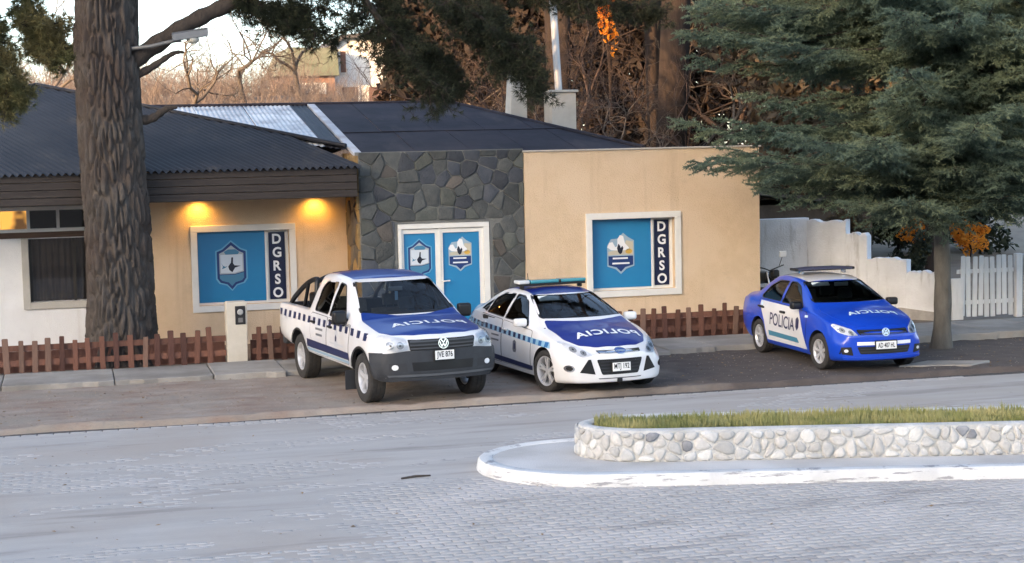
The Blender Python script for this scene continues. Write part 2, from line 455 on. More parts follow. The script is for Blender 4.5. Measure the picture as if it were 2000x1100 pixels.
# worn patches where the paint has come off
nt = M_kerb.node_tree; N = nt.nodes; L = nt.links; b = N['Principled BSDF']; src = b.inputs['Base Color'].links[0].from_socket
tc = N.new('ShaderNodeTexCoord'); mp = N.new('ShaderNodeMapping'); mp.inputs['Scale'].default_value = (1.6, 1.6, 14); L.new(tc.outputs['Object'], mp.inputs[0])
nz = N.new('ShaderNodeTexNoise'); nz.inputs['Scale'].default_value = 1.5; nz.inputs['Detail'].default_value = 8; nz.inputs['Roughness'].default_value = .7; L.new(mp.outputs[0], nz.inputs['Vector'])
rp = N.new('ShaderNodeMapRange'); rp.inputs['From Min'].default_value = .57; rp.inputs['From Max'].default_value = .62; L.new(nz.outputs['Fac'], rp.inputs['Value'])
mx = N.new('ShaderNodeMix'); mx.data_type = 'RGBA'; L.new(rp.outputs[0], mx.inputs['Factor']); L.new(src, mx.inputs['A']); mx.inputs['B'].default_value = (.30, .30, .31, 1); L.new(mx.outputs['Result'], b.inputs['Base Color'])
sweep(kerb_pts, [(-.012, -.03), (-.01, .02), (.012, .118), (.03, .135), (.17, .137), (.185, .125), (.19, .09)], 'kerb', M_kerb, island)
M_isl = mat('island_pavement', (0.47, 0.46, 0.45), (0.40, 0.39, 0.38), 1.5, 0.9, 0.35, 50, c3=(.56, .555, .55), scale3=.7)
inner = offset_path(kerb_pts, .18)
mb = MB(); mb.prism([tuple(p) for p in inner], .02, .124, 'xy'); mb.build('pavement', M_isl, island)
wall_pts = outline(0, .95, 1.41, .64)
M_mortar = mat('wall_mortar', (0.58, 0.58, 0.565), (0.48, 0.48, 0.465), 7, 0.95, 0.8, 40, c3=(0.40, .40, .38), scale3=3)
zj = .50
sweep(wall_pts, [(.0, .10), (.0, .30), (.006, .44), (.03, .485), (.08, .5), (.15, .497), (.19, .47), (.2, .35)], 'planter_wall', M_mortar, island)
soil_in = offset_path(wall_pts, .19)
mb = MB(); mb.prism([tuple(p) for p in soil_in], .1, .42, 'xy'); mb.build('planter_soil', M_soil, island)
# cobbles set in the mortar face
P = np.array(wall_pts); seg = np.linalg.norm(np.diff(P, axis=0), axis=1); cum = np.concatenate([[0], np.cumsum(seg)])
def along(t):
    i = int(np.clip(np.searchsorted(cum, t) - 1, 0, len(seg) - 1)); f = (t - cum[i]) / seg[i]
    p = P[i] * (1 - f) + P[i + 1] * f
    j0 = max(i - 1, 0); j1 = min(i + 2, len(P) - 1); tg = P[j1] - P[j0]; tg /= np.linalg.norm(tg)
    return p, tg
cob_m = [mat('cobble_grey', (0.42, 0.425, 0.42), (0.52, 0.52, 0.51), 9, 0.8, 0.5, 60, obj_var=.18), mat('cobble_buff', (0.45, 0.44, 0.42), (0.55, 0.54, 0.52), 9, 0.8, 0.5, 60, obj_var=.15),
         mat('cobble_white', (0.66, 0.66, 0.64), (0.56, 0.56, 0.54), 9, 0.75, 0.4, 60, obj_var=.08), mat('cobble_blue', (0.20, 0.21, 0.23), (0.28, 0.29, 0.31), 9, 0.75, 0.4, 60, obj_var=.15)]
#COBBLES#
# grass in the planter
def grass_blades(name, n, sampler, hmin, hmax, m, parent=None, lean=.5, w=.006):
    p = sampler(n); hgt = RNG.uniform(hmin, hmax, n) * RNG.uniform(.6, 1, n) * (.45 + 1.1 * fbm(p[:, 0] * 2.6, p[:, 1] * 2.6, 3, 71)); a = RNG.uniform(0, 2 * np.pi, n); ln = RNG.random(n) ** 1.5 * lean * hgt
    dx = np.cos(a); dy = np.sin(a); wx = -dy * w; wy = dx * w
    V = np.zeros((n, 5, 3)); z0 = p[:, 2]
    for k, (f, hh, ww) in enumerate([(0, 0, 1), (0, 0, -1), (.35, .6, .75), (.35, .6, -.75), (1, 1, 0)]):
        V[:, k, 0] = p[:, 0] + dx * ln * f + wx * ww; V[:, k, 1] = p[:, 1] + dy * ln * f + wy * ww; V[:, k, 2] = z0 + hgt * hh
    F = np.array([(0, 1, 3), (0, 3, 2), (2, 3, 4)])
    o = ob(name, np_mesh(name, V.reshape(-1, 3), (F[None] + (np.arange(n) * 5)[:, None, None]).reshape(-1, 3)), m, parent); return o
def isl_sample(n):
    s = RNG.uniform(-.72, 9, n); lim = np.where(s < 0, np.sqrt(np.clip(1 - (s / .78) ** 2, 0, 1)), 1) * .46
    o = 1.41 + RNG.uniform(-1, 1, n) * lim
    p = K0[None] + AX[None] * s[:, None] + NX[None] * o[:, None]
    return np.column_stack([p, np.full(n, .42) + .05 * fbm(p[:, 0] * 2, p[:, 1] * 2, 2, 8)])
o = grass_blades('grass', 26000, isl_sample, .05, .145, mat('island_grass', (0.27, 0.28, 0.095), (0.50, 0.44, 0.21), 2.3, 0.7, trans=.3, c3=(.15, .19, .07), scale3=1.1), island)
tag(o, kind='stuff')
# fallen leaves blown over verge and road
def leaves(n, xr, yr, zf, m, parent):
    x = RNG.uniform(*xr, n); y = RNG.uniform(*yr, n); z = zf(x, y) + .006; a = RNG.uniform(0, 6.28, n); s = RNG.uniform(.012, .034, n); V = np.zeros((n, 4, 3))
    for k, (u, v) in enumerate(((-1, 0), (0, .5), (1, 0), (0, -.5))):
        V[:, k, 0] = x + s * (u * np.cos(a) - v * np.sin(a)); V[:, k, 1] = y + s * (u * np.sin(a) + v * np.cos(a)); V[:, k, 2] = z + s * RNG.uniform(-.15, .5, n)
    o = ob('fallen_leaves', np_mesh('fallen_leaves', V.reshape(-1, 3), np.arange(4 * n).reshape(-1, 4)), m, parent); tag(o, kind='stuff')
M_leaf = mat('dry_leaf', (.17, .10, .05), (.28, .19, .10), 3, .8)
leaves(700, (-3, 19), (24.1, 28.1), verge_h, M_leaf, vg); leaves(160, (-2, 14), (14, 24), lambda x, y: np.maximum(dust_level(x, y), 0), M_leaf, road)
# a short stick lying on the road
mb = MB(); mb.tube([(3.62, 19.02, .012), (3.8, 19.06, .02), (3.98, 19.07, .014)], [.012, .016, .010], 6)
tag(mb.build('stick', mat('dark_stick', (.05, .04, .035), (.09, .08, .07), 20), sm=50), 'short dark stick lying on the dusty paving', 'stick')

# ================================================================ THE POLICE OFFICE
bld = empty('office_building', (0, 0, 0), 0, 'single-storey cream office with dark slate entrance wall and low black metal roof', 'building')
M_cream = mat('cream_render', (0.675, 0.515, 0.355), (0.63, 0.475, 0.32), 5, 0.92, 0.7, 55, c3=(0.69, 0.535, 0.38), scale3=1.3)
add_stain(M_cream, (.42, .30, .20), (2.2, 2.2, .16), 1.6, .55, .72, .35)
add_stain(M_cream, (.36, .29, .23), (1, 1, 1.6), 1.1, .60, .72, .30)
M_white = mat('white_render', (0.79, 0.80, 0.81), (0.73, 0.74, 0.75), 2, 0.9, 0.5, 60, c3=(.66, .66, .66), scale3=.9)
add_stain(M_white, (.45, .42, .38), (2.2, 2.2, .2), 1.4, .56, .72, .4)
M_frame = mat('white_frame', (0.74, 0.735, 0.70), (0.69, 0.68, 0.645), 4, 0.55, 0.1, 40)
M_mort2 = mat('slate_mortar', (0.145, 0.15, 0.145), (0.19, 0.195, 0.19), 6, 0.95, 0.8, 60)
M_blue = mat('blue_vinyl', (0.012, 0.205, 0.43), (0.010, 0.19, 0.41), 1.2, 0.28, spec=.5)
M_navy = mat('navy_vinyl', (0.010, 0.016, 0.050), None, rough=.3)
M_whiteprint = mat('white_print', (0.78, 0.79, 0.80), None, rough=.4)
M_greyprint = mat('grey_print', (0.36, 0.42, 0.46), None, rough=.4)
M_navyline = mat('navy_print', (0.012, 0.040, 0.16), None, rough=.35)
M_blackprint = mat('black_print', (0.012, 0.015, 0.03), None, rough=.4)
M_steel = mat('steel_blue_print', (0.055, 0.20, 0.33), None, rough=.4)
M_sand = mat('sand_print', (0.52, 0.48, 0.38), None, rough=.4)
M_gold = mat('gold_print', (0.62, 0.38, 0.08), None, rough=.4)

def wall_with_hole(name, X0, X1, Z0, Z1, Yf, Yb, hole, m, parent):
    a, b_, c, d_ = hole; mb = MB()
    # one ring of front face + reveals, built as quads
    def ring(Y): return [(X0, Y, Z0), (X1, Y, Z0), (X1, Y, Z1), (X0, Y, Z1), (a, Y, c), (b_, Y, c), (b_, Y, d_), (a, Y, d_)]
    V = ring(Yf) + ring(Yb)
    F = [(0, 1, 5, 4), (1, 2, 6, 5), (2, 3, 7, 6), (3, 0, 4, 7)]
    F += [tuple(i + 8 for i in reversed(f)) for f in F]
    F += [(1, 0, 8, 9), (2, 1, 9, 10), (3, 2, 10, 11), (0, 3, 11, 8), (4, 5, 13, 12), (5, 6, 14, 13), (6, 7, 15, 14), (7, 4, 12, 15)]
    mb.add(V, F); return mb.build(name, m, parent)

# walls
wall_with_hole('render_wall', 8.53, 13.42, -.05, 3.70, 31.28, 31.60, (9.88, 11.60, .94, 2.35), M_cream, bld)
mb = MB(); mb.box(13.12, 13.42, 31.60, 39.5, -.05, 3.69); mb.build('side_wall', M_cream, bld)
mb = MB(); mb.box(8.50, 13.46, 31.25, 31.66, 3.70, 3.735); mb.build('coping', mat('coping_cement', (.50, .46, .40), (.42, .38, .33), 6, .9), bld, bevel=.008, seg=1)
wall_with_hole('slate_wall', 5.31, 8.53, -.05, 3.77, 31.33, 31.75, (6.02, 7.83, .05, 2.39), M_mort2, bld)
mb = MB(); mb.box(5.31, 5.62, 31.75, 33.2, -.05, 3.75); ret = mb.build('return_wall', mat('return_mortar', (.20, .13, .065), (.28, .19, .10), 5, .95, .8, 50), bld)
wall_with_hole('render_wall', 1.0, 5.31, -.05, 3.3, 32.8, 33.1, (2.37, 4.14, .86, 2.30), M_cream, bld)
wall_with_hole('white_wall', -7.5, 1.0, -.05, 2.30, 32.8, 33.1, (-.77, .85, 1.08, 2.28), M_white, bld)
mb = MB(); mb.box(-7.5, 1.0, 32.8, 33.1, 2.88, 3.3); mb.build('white_wall', M_white, bld)
mb = MB(); mb.box(-7.5, 13.1, 39.4, 39.6, -.05, 3.6); mb.build('rear_wall', M_cream, bld)

# --- slates of the entrance wall: irregular flat stones, each a piece of its own
def clip(poly, a, b_, c):
    """keep a*x+b*y<=c"""
    out = []
    for i in range(len(poly)):
        p, q = poly[i], poly[(i + 1) % len(poly)]
        dp = a * p[0] + b_ * p[1] - c; dq = a * q[0] + b_ * q[1] - c
        if dp <= 0: out.append(p)
        if (dp < 0) != (dq < 0) and abs(dp - dq) > 1e-12:
            t = dp / (dp - dq); out.append((p[0] + (q[0] - p[0]) * t, p[1] + (q[1] - p[1]) * t))
    return out
def voronoi(x0, x1, z0, z1, n, seed, relax=1, mind=.16):
    r = random.Random(seed); S = []
    t = 0
    while len(S) < n and t < 4000:
        t += 1; p = (r.uniform(x0, x1), r.uniform(z0, z1))
        if all(((p[0] - q[0]) * 1.15) ** 2 + (p[1] - q[1]) ** 2 > (mind * r.uniform(.5, 1.3)) ** 2 for q in S): S.append(p)
    out = []
    for i, p in enumerate(S):
        poly = [(x0, z0), (x1, z0), (x1, z1), (x0, z1)]
        for j, q in enumerate(S):
            if i == j: continue
            dx, dz = q[0] - p[0], q[1] - p[1]
            if dx * dx + dz * dz > 1.6: continue
            poly = clip(poly, dx, dz, (q[0] ** 2 + q[1] ** 2 - p[0] ** 2 - p[1] ** 2) / 2)
            if len(poly) < 3: break
        if len(poly) >= 3: out.append(poly)
    return out
def inset(poly, d):
    c = (sum(p[0] for p in poly) / len(poly), sum(p[1] for p in poly) / len(poly)); out = poly
    n = len(poly)
    area = sum(poly[i][0] * poly[(i + 1) % n][1] - poly[(i + 1) % n][0] * poly[i][1] for i in range(n))
    sg = 1 if area > 0 else -1
    for i in range(n):
        p, q = poly[i], poly[(i + 1) % n]; ex, ez = q[0] - p[0], q[1] - p[1]; L_ = math.hypot(ex, ez)
        if L_ < 1e-6: continue
        nx, nz = ez / L_ * sg, -ex / L_ * sg
        out = clip(out, nx, nz, nx * p[0] + nz * p[1] - d)
        if len(out) < 3: return []
    return out
def soften(poly, k=.06):
    o = []
    for i in range(len(poly)):
        p, q = poly[i], poly[(i + 1) % len(poly)]
        if math.hypot(p[0]-q[0], p[1]-q[1]) < .05: o.append(((p[0]+q[0])/2, (p[1]+q[1])/2)); continue
        o.append((p[0] + (q[0] - p[0]) * k, p[1] + (q[1] - p[1]) * k)); o.append((p[0] + (q[0] - p[0]) * (1 - k), p[1] + (q[1] - p[1]) * (1 - k)))
    return o
# --- cobbles packed into the planter wall face
def cobble_wall():
    pw = bpy.data.objects['planter_wall']; tmax = cum[-1] * .62
    rr = random.Random(3)
    for poly in voronoi(3.0, tmax, .118, .482, 296, 12, mind=.112):
        poly = inset(poly, rr.uniform(.005, .012))
        if len(poly) < 3: continue
        poly = soften(poly, .27); n = len(poly)
        if n < 4: continue
        c = (sum(p[0] for p in poly) / n, sum(p[1] for p in poly) / n); th = rr.uniform(.016, .034); V = []
        for sc, h_ in ((1.0, -.006), (.96, .45), (.74, .86), (.40, 1.0)):
            for p in poly:
                t, z = c[0] + (p[0] - c[0]) * sc, c[1] + (p[1] - c[1]) * sc; q, tg = along(t)
                hh = th * h_ if h_ > 0 else h_; V.append((q[0] - tg[1] * hh, q[1] + tg[0] * hh, z))
        F = [(j * n + k, j * n + (k + 1) % n, (j + 1) * n + (k + 1) % n, (j + 1) * n + k) for j in range(3) for k in range(n)] + [tuple(3 * n + k for k in range(n))]
        mb = MB(); mb.add(V, F); o = mb.build('cobble', rr.choices(cob_m, [.46, .33, .15, .06])[0], pw, sm=70)
cobble_wall()
slate_m = [mat('slate_grey', (0.054, 0.060, 0.062), (0.082, 0.089, 0.088), 7, 0.75, 0.7, 30, obj_var=.28), mat('slate_blue', (0.040, 0.047, 0.060), (0.06, 0.068, 0.082), 7, 0.7, 0.7, 30, obj_var=.25),
           mat('slate_green', (0.066, 0.074, 0.068), (0.095, 0.103, 0.094), 7, 0.75, 0.7, 30, obj_var=.22), mat('slate_brown', (0.082, 0.074, 0.068), (0.11, 0.10, 0.09), 7, 0.75, 0.7, 30, obj_var=.2)]
def slate_piece(poly, place, parent, ms):
    poly = inset(poly, random.uniform(.006, .012))
    if len(poly) < 3: return
    poly = soften(poly); n = len(poly)
    if n < 3: return
    c = (sum(p[0] for p in poly) / n, sum(p[1] for p in poly) / n); th = random.uniform(.014, .048); tx, tz = random.uniform(-.05, .05), random.uniform(-.05, .05)
    V = [place(p[0], p[1], -.005) for p in poly]
    V += [place(p[0], p[1], th * .7 + (p[0] - c[0]) * tx + (p[1] - c[1]) * tz) for p in poly]
    top = [(c[0] + (p[0] - c[0]) * .88, c[1] + (p[1] - c[1]) * .88) for p in poly]
    V += [place(p[0], p[1], th + (p[0] - c[0]) * tx + (p[1] - c[1]) * tz) for p in top]
    F = [(i, (i + 1) % n, n + (i + 1) % n, n + i) for i in range(n)] + [(n + i, n + (i + 1) % n, 2 * n + (i + 1) % n, 2 * n + i) for i in range(n)] + [tuple(2 * n + i for i in range(n))]
    mb = MB(); mb.add(V, F); mb.build('slate', random.choices(ms, [.48, .28, .19, .05] if len(ms) == 4 else None)[0], parent, sm=28)
slw = bpy.data.objects['slate_wall']
for poly in voronoi(5.31, 8.53, 0, 3.765, 150, 5, mind=.30):
    cx = sum(p[0] for p in poly) / len(poly); cz = sum(p[1] for p in poly) / len(poly)
    if 5.97 < cx < 7.88 and cz < 2.44: 
        poly = clip(poly, 0, -1, -2.44) if cz > 2.3 else (clip(poly, 1, 0, 5.97) if cx < 6.2 else (clip(poly, -1, 0, -7.88) if cx > 7.65 else []))
    elif cz < 2.44: poly = clip(poly, 1, 0, 5.97) if cx < 6.9 else clip(poly, -1, 0, -7.88)
    elif 5.9 < cx < 7.95: poly = clip(poly, 0, -1, -2.44)
    if len(poly) >= 3: slate_piece(poly, lambda a, b_, t: (a, 31.33 - t, b_), slw, slate_m)
ochre = [mat('return_ochre', (0.22, 0.14, 0.06), (0.30, 0.20, 0.09), 6, .85, .7, 30, obj_var=.2), slate_m[3]]
for poly in voronoi(31.36, 32.78, 0, 3.72, 46, 8, mind=.27):
    slate_piece(poly, lambda a, b_, t: (5.31 - t, a, b_), ret, ochre)

# --- printed emblems: flat vinyl, cut as thin sheets one above another
CREST_A = [(-.5, .52), (-.30, .60), (0, .86), (.30, .60), (.5, .52), (.5, -.40), (.40, -.55), (.16, -.62), (0, -.80), (-.16, -.62), (-.40, -.55), (-.5, -.40)]
def sheet(poly, X, Z, sx, sz, Y, m, name, parent):
    mb = MB(); mb.add([(X + a * sx, Y, Z + b_ * sz) for a, b_ in poly], [tuple(range(len(poly)))]); return mb.build(name, m, parent)
def ell(cx, cz, rx, rz, n=14): return [(cx + rx * math.cos(2 * math.pi * k / n), cz + rz * math.sin(2 * math.pi * k / n)) for k in range(n)]
def crest_fish(X, Z, w, Y, parent):
    """navy-edged shield: pale field, a bird-and-fish figure, steel-blue foot"""
    e = sheet([(a * 1.10, b_ * 1.07) for a, b_ in CREST_A], X, Z, w, w, Y, mat('pale_halo', (.12, .36, .55), None, rough=.35), 'crest', parent)
    sheet(CREST_A, X, Z, w, w, Y - .0015, M_navyline, 'crest_border', e)
    fld = [(-.42, .46), (-.25, .54), (0, .74), (.25, .54), (.42, .46), (.42, -.18), (.1, -.26), (-.42, -.26)]
    sheet(fld, X, Z, w, w, Y - .003, M_greyprint, 'crest_field', e)
    sheet([(-.38, .42), (.38, .42), (.38, -.15), (.1, -.22), (-.38, -.22)], X, Z, w, w, Y - .0045, mat('pale_print', (.58, .64, .70), None, rough=.4), 'crest_panel', e)
    sheet([(-.42, -.29), (.1, -.29), (.42, -.21), (.42, -.40), (.34, -.49), (.12, -.55), (0, -.68), (-.12, -.55), (-.34, -.49), (-.42, -.40)], X, Z, w, w, Y - .003, M_steel, 'crest_foot', e)
    sheet([(-.25, .52), (-.1, .60), (.15, .60), (.28, .50), (.22, .42), (-.2, .42)], X, Z, w, w, Y - .006, M_steel, 'crest_cap', e)
    sheet([(-.12, .0), (-.02, .14), (.0, .32), (.06, .32), (.05, .12), (.10, .04), (.32, .02), (.12, -.04), (.02, -.20), (-.08, -.12)], X, Z, w, w, Y - .006, M_blackprint, 'crest_figure', e)
    sheet([(-.36, .14), (-.30, .04), (-.22, .0), (-.14, .02), (-.22, -.04), (-.34, -.08), (-.30, 0)], X, Z, w, w, Y - .006, M_steel, 'crest_figure', e)
def crest_mountain(X, Z, w, Y, parent):
    """sandy shield with white peaks, dark bird and a navy scroll with two lines of lettering"""
    e = sheet([(-.5, .28), (-.36, .50), (-.1, .52), (.1, .72), (.28, .56), (.5, .44), (.5, -.46), (.2, -.56), (0, -.74), (-.2, -.56), (-.5, -.46)], X, Z, w, w, Y, mat('halo2', (.30, .42, .52), None, rough=.35), 'crest', parent)
    sheet([(-.46, -.06), (-.46, .06), (-.06, .12), (.1, .02), (.46, .02), (.46, -.06)], X, Z, w, w, Y - .0015, M_sand, 'crest_field', e)
    sheet([(.05, .02), (.2, .45), (.46, .40), (.46, .02)], X, Z, w, w, Y - .0015, M_sand, 'crest_field', e)
    sheet(ell(.30, .06, .13, .09), X, Z, w, w, Y - .003, M_gold, 'crest_sun', e)
    sheet([(-.5, .22), (-.42, .38), (-.3, .40), (-.2, .22), (-.12, .25), (-.12, .5), (-.02, .64), (.1, .6), (.16, .35), (.3, .2), (.3, .1), (0, .1), (-.2, .1), (-.36, .12)], X, Z, w, w, Y - .003, M_whiteprint, 'crest_peak', e)
    sheet([(-.14, .18), (-.08, .34), (-.02, .26), (.0, .18), (.06, .26), (.10, .18), (.04, .0), (-.03, -.04), (-.10, .04)], X, Z, w, w, Y - .0045, M_blackprint, 'crest_figure', e)
    sheet([(-.46, -.10), (.46, -.10), (.46, -.42), (.16, -.50), (0, -.66), (-.16, -.50), (-.46, -.42)], X, Z, w, w, Y - .0015, M_navyline, 'crest_scroll', e)
    sheet([(-.30, -.15), (.26, -.15), (.26, -.21), (-.30, -.21)], X, Z, w, w, Y - .003, M_whiteprint, 'crest_lettering', e)
    sheet([(-.32, -.33), (.32, -.33), (.32, -.39), (-.32, -.39)], X, Z, w, w, Y - .003, M_whiteprint, 'crest_lettering', e)
def text_xz(txt, X, Z, size, Y, m, name, parent, bold=.0, sx=1.0):
    V, F = text_geo(txt, size, bold, sx)
    mb = MB(); mb.add([(X + a, Y, Z + b_) for a, b_ in V], F); return mb.build(name, m, parent)

def sign_window(X0, X1, Z0, Z1, Yw, crest, parent):
    """framed display window: outer render frame, recess, blue panel with crest, navy strip reading DGRSO"""
    w = empty('window'); w.parent = parent
    fw = .125
    for nm, b_ in [('frame_top', (X0, X1, Z1 - fw, Z1)), ('frame_bottom', (X0, X1, Z0, Z0 + fw)), ('frame_side', (X0, X0 + fw, Z0 + fw, Z1 - fw)), ('frame_side', (X1 - fw, X1, Z0 + fw, Z1 - fw))]:
        mb = MB(); mb.box(b_[0], b_[1], Yw - .045, Yw + .02, b_[2], b_[3]); mb.build(nm, M_frame, w, bevel=.006, seg=1)
    a, b_, c, d_ = X0 + fw, X1 - fw, Z0 + fw, Z1 - fw
    Yi = Yw + .16
    mb = MB(); mb.box(a - .01, b_ + .01, Yi + .012, Yi + .05, c - .01, d_ + .01); mb.build('sash', M_frame, w)
    split = a + (b_ - a) * .74
    mb = MB(); mb.box(a, split, Yi - .012, Yi + .012, c + .045, d_ - .012); mb.build('sign_panel', M_blue, w)
    mb = MB(); mb.box(split, split + .045, Yi - .03, Yi + .012, c, d_); mb.build('mullion', M_frame, w)
    mb = MB(); mb.box(a, b_, Yi - .025, Yi + .010, c, c + .04); mb.build('sill_bar', M_frame, w)
    mb = MB(); mb.box(b_ - .06, b_, Yi - .03, Yi + .010, c + .04, d_); mb.build('mullion', M_frame, w)
    n0, n1 = split + .075, split + .075 + .335
    n1 = min(n1, b_ - .07)
    st = MB(); st.box(n0, n1, Yi - .010, Yi + .011, c + .06, d_ - .05); st = st.build('letter_strip', M_navy, w)
    hh = (d_ - .05) - (c + .06)
    for k, ch in enumerate('DGRSO'):
        text_xz(ch, (n0 + n1) / 2, d_ - .05 - hh * (k + .5) / 5, .265, Yi - .014, M_whiteprint, 'letter', st, bold=.008, sx=.95)
    crest((a + split) / 2, (c + d_) / 2 + .02, .56, Yi - .016, w)
    return w
sign_window(2.24, 4.27, .74, 2.42, 32.8, crest_fish, bld)
sign_window(9.755, 11.725, .815, 2.475, 31.28, crest_mountain, bld)

# --- double door with blue vinyl panes
dr = empty('double_door'); dr.parent = bld
Yd = 31.40
for b_ in [('frame_top', 6.03, 7.82, 2.29, 2.385, -.085, .05), ('frame_side', 6.03, 6.10, .05, 2.29, -.085, .05), ('frame_side', 7.70, 7.82, .05, 2.29, -.085, .05)]:
    mb = MB(); mb.box(b_[1], b_[2], Yd + b_[5], Yd + b_[6], b_[3], b_[4]); mb.build(b_[0], M_frame, dr, bevel=.006, seg=1)
for i, (a, b_) in enumerate([(6.10, 6.83), (6.86, 7.70)]):
    for bb in [(a, a + .045, .07, 2.28), (b_ - .07, b_, .07, 2.28), (a + .045, b_ - .07, 2.20, 2.28), (a + .045, b_ - .07, .07, .30)]:
        mb = MB(); mb.box(bb[0], bb[1], Yd - .04, Yd + .03, bb[2], bb[3]); mb.build('leaf_stile', M_frame, dr)
    mb = MB(); mb.box(a + .045, b_ - .07, Yd - .005, Yd + .02, .30, 2.20); mb.build('leaf_pane', M_blue, dr)
mb = MB(); mb.box(6.83, 6.86, Yd - .055, Yd + .03, .07, 2.29); mb.build('meeting_stile', M_frame, dr)
mb = MB(); mb.box(6.865, 6.90, Yd - .052, Yd - .04, 1.12, 1.34); mb.tube([(6.88, Yd - .05, 1.27), (6.88, Yd - .09, 1.27), (7.02, Yd - .095, 1.275)], .014, 6); mb.build('door_handle', M_frame, dr, sm=40)
crest_fish(6.45, 1.70, .44, Yd - .010, dr)
crest_mountain(7.25, 1.78, .46, Yd - .010, dr)

# --- left part: clerestory, lintel and curtained window
cl = empty('clerestory_window'); cl.parent = bld
M_dglass = mat('dark_pane', (0.012, 0.013, 0.015), None, rough=.06, spec=.6)
xs = [-5.4, -4.6, -3.8, -3.0, -2.20, -1.29, -.75, -.21, .35, .95]
mb = MB(); mb.box(-7.5, .95, 32.74, 32.84, 2.815, 2.885); mb.build('frame_top', M_frame, cl)
mb = MB(); mb.box(-7.5, .95, 32.74, 32.84, 2.41, 2.475); mb.build('frame_bottom', M_frame, cl)
for a in xs: mb = MB(); mb.box(a - .03, a + .03, 32.745, 32.84, 2.475, 2.815); mb.build('frame_bar', M_frame, cl)
glow = bpy.data.materials.new('sunset_glow_pane'); glow.use_nodes = True  # reflected sunset glow put into the pane as emission; no lamp inside
nt = glow.node_tree; b = nt.nodes['Principled BSDF']; tc = nt.nodes.new('ShaderNodeTexCoord'); nz = nt.nodes.new('ShaderNodeTexNoise'); nz.inputs['Scale'].default_value = 2.2
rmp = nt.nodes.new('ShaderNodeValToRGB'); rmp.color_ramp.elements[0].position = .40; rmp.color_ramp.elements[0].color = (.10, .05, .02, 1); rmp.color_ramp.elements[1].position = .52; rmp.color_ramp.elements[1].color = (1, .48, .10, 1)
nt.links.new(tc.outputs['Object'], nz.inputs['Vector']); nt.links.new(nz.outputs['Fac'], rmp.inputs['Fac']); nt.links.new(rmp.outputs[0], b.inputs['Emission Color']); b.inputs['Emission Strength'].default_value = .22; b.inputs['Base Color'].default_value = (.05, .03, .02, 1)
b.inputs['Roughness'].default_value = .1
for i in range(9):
    mb = MB(); mb.box(xs[i] + .03, xs[i + 1] - .03, 32.80, 32.81, 2.475, 2.815); mb.build('pane', glow if i == 5 else M_dglass, cl)
mb = MB(); mb.box(-7.5, 1.0, 32.76, 33.0, 2.30, 2.41); mb.build('lintel', mat('lintel_wood', (.085, .05, .035), (.13, .08, .055), 8, .7, .4, 20, stretch=(.2, 1, 4)), bld)
cw = empty('curtained_window'); cw.parent = bld
M_sur = mat('window_surround', (.47, .455, .42), (.42, .405, .37), 5, .85, .3, 50)
for nm, b_ in [('surround_side', (-.90, -.77, .95, 2.295)), ('surround_sill', (-.77, .9, .95, 1.08))]:
    mb = MB(); mb.box(b_[0], b_[1], 32.75, 32.82, b_[2], b_[3]); mb.build(nm, M_sur, cw, bevel=.005, seg=1)
mb = MB(); mb.box(-.77, .85, 32.93, 32.94, 1.10, 2.27); mb.build('glass', glass_mat('window_glass', (.75, .75, .75)), cw)
for b_ in [(-.77, -.72, 1.08, 2.28), (.03, .08, 1.08, 2.28)]:
    mb = MB(); mb.box(b_[0], b_[1], 32.90, 32.96, b_[2], b_[3]); mb.build('frame_bar', mat('dark_frame', (.03, .025, .02), None, rough=.5), cw)
nx = 120; xs_ = np.linspace(-.78, .86, nx); yy = 33.04 + .025 * np.sin(xs_ * 55) + .012 * np.sin(xs_ * 23 + 1)
V = np.concatenate([np.column_stack([xs_, yy, np.full(nx, 1.05)]), np.column_stack([xs_, yy, np.full(nx, 2.3)])]); i = np.arange(nx - 1)
c_ = ob('curtain', np_mesh('curtain', V, np.stack([i, i + 1, i + nx + 1, i + nx], 1)), mat('curtain_cloth', (.20, .155, .13), (.24, .19, .16), 3, .9), cw); smooth(c_.data)
mb = MB(); mb.box(-.9, 1.0, 33.15, 33.2, .9, 2.4); mb.build('room_back', mat('room_dark', (.02, .018, .016), None), cw)

# --- fascia boards, soffit and the two lit downlights
M_fas = mat('fascia_wood', (.024, .019, .018), (.045, .036, .032), 6, .75, .5, 20, stretch=(.15, 1, 5))
for k in range(4):
    z0 = 2.95 + k * .1375; mb = MB(); mb.box(-7.5, 5.22, 30.985 + .006 * (k % 2), 31.03, z0 + .004, z0 + .134); mb.build('fascia_board', M_fas, bld, bevel=.006, seg=1)
mb = MB(); mb.box(-7.5, 5.25, 31.03, 32.8, 2.95, 2.975); mb.build('soffit', mat('soffit_wood', (.10, .07, .05), (.14, .10, .07), 4, .7, .3, 20, stretch=(1, .15, 1)), bld)
for X in (2.40, 4.66):
    dl_ = empty('downlight', (X, 32.60, 2.93)); dl_.parent = bld
    mb = MB(); mb.lathe([(.075, .022), (.085, .0), (.06, -.012), (.055, .018)], 20, 'z'); mb.build('trim_ring', M_frame, dl_, sm=40)
    mb = MB(); mb.lathe([(.002, -.012), (.04, -.008), (.052, .012)], 16, 'z'); mb.build('bulb', emit_mat('warm_bulb', (1.0, .62, .18), 12), dl_, sm=60)
    ld = bpy.data.lights.new('downlight_lamp', 'SPOT'); ld.energy = 6.5; ld.color = (1.0, .50, .08); ld.spot_size = R(150); ld.spot_blend = .9; ld.shadow_soft_size = .05
    lo = bpy.data.objects.new('lamp', ld); link(lo, dl_); lo.location = (0, 0.02, -.03); lo.rotation_euler = (R(12), 0, 0)

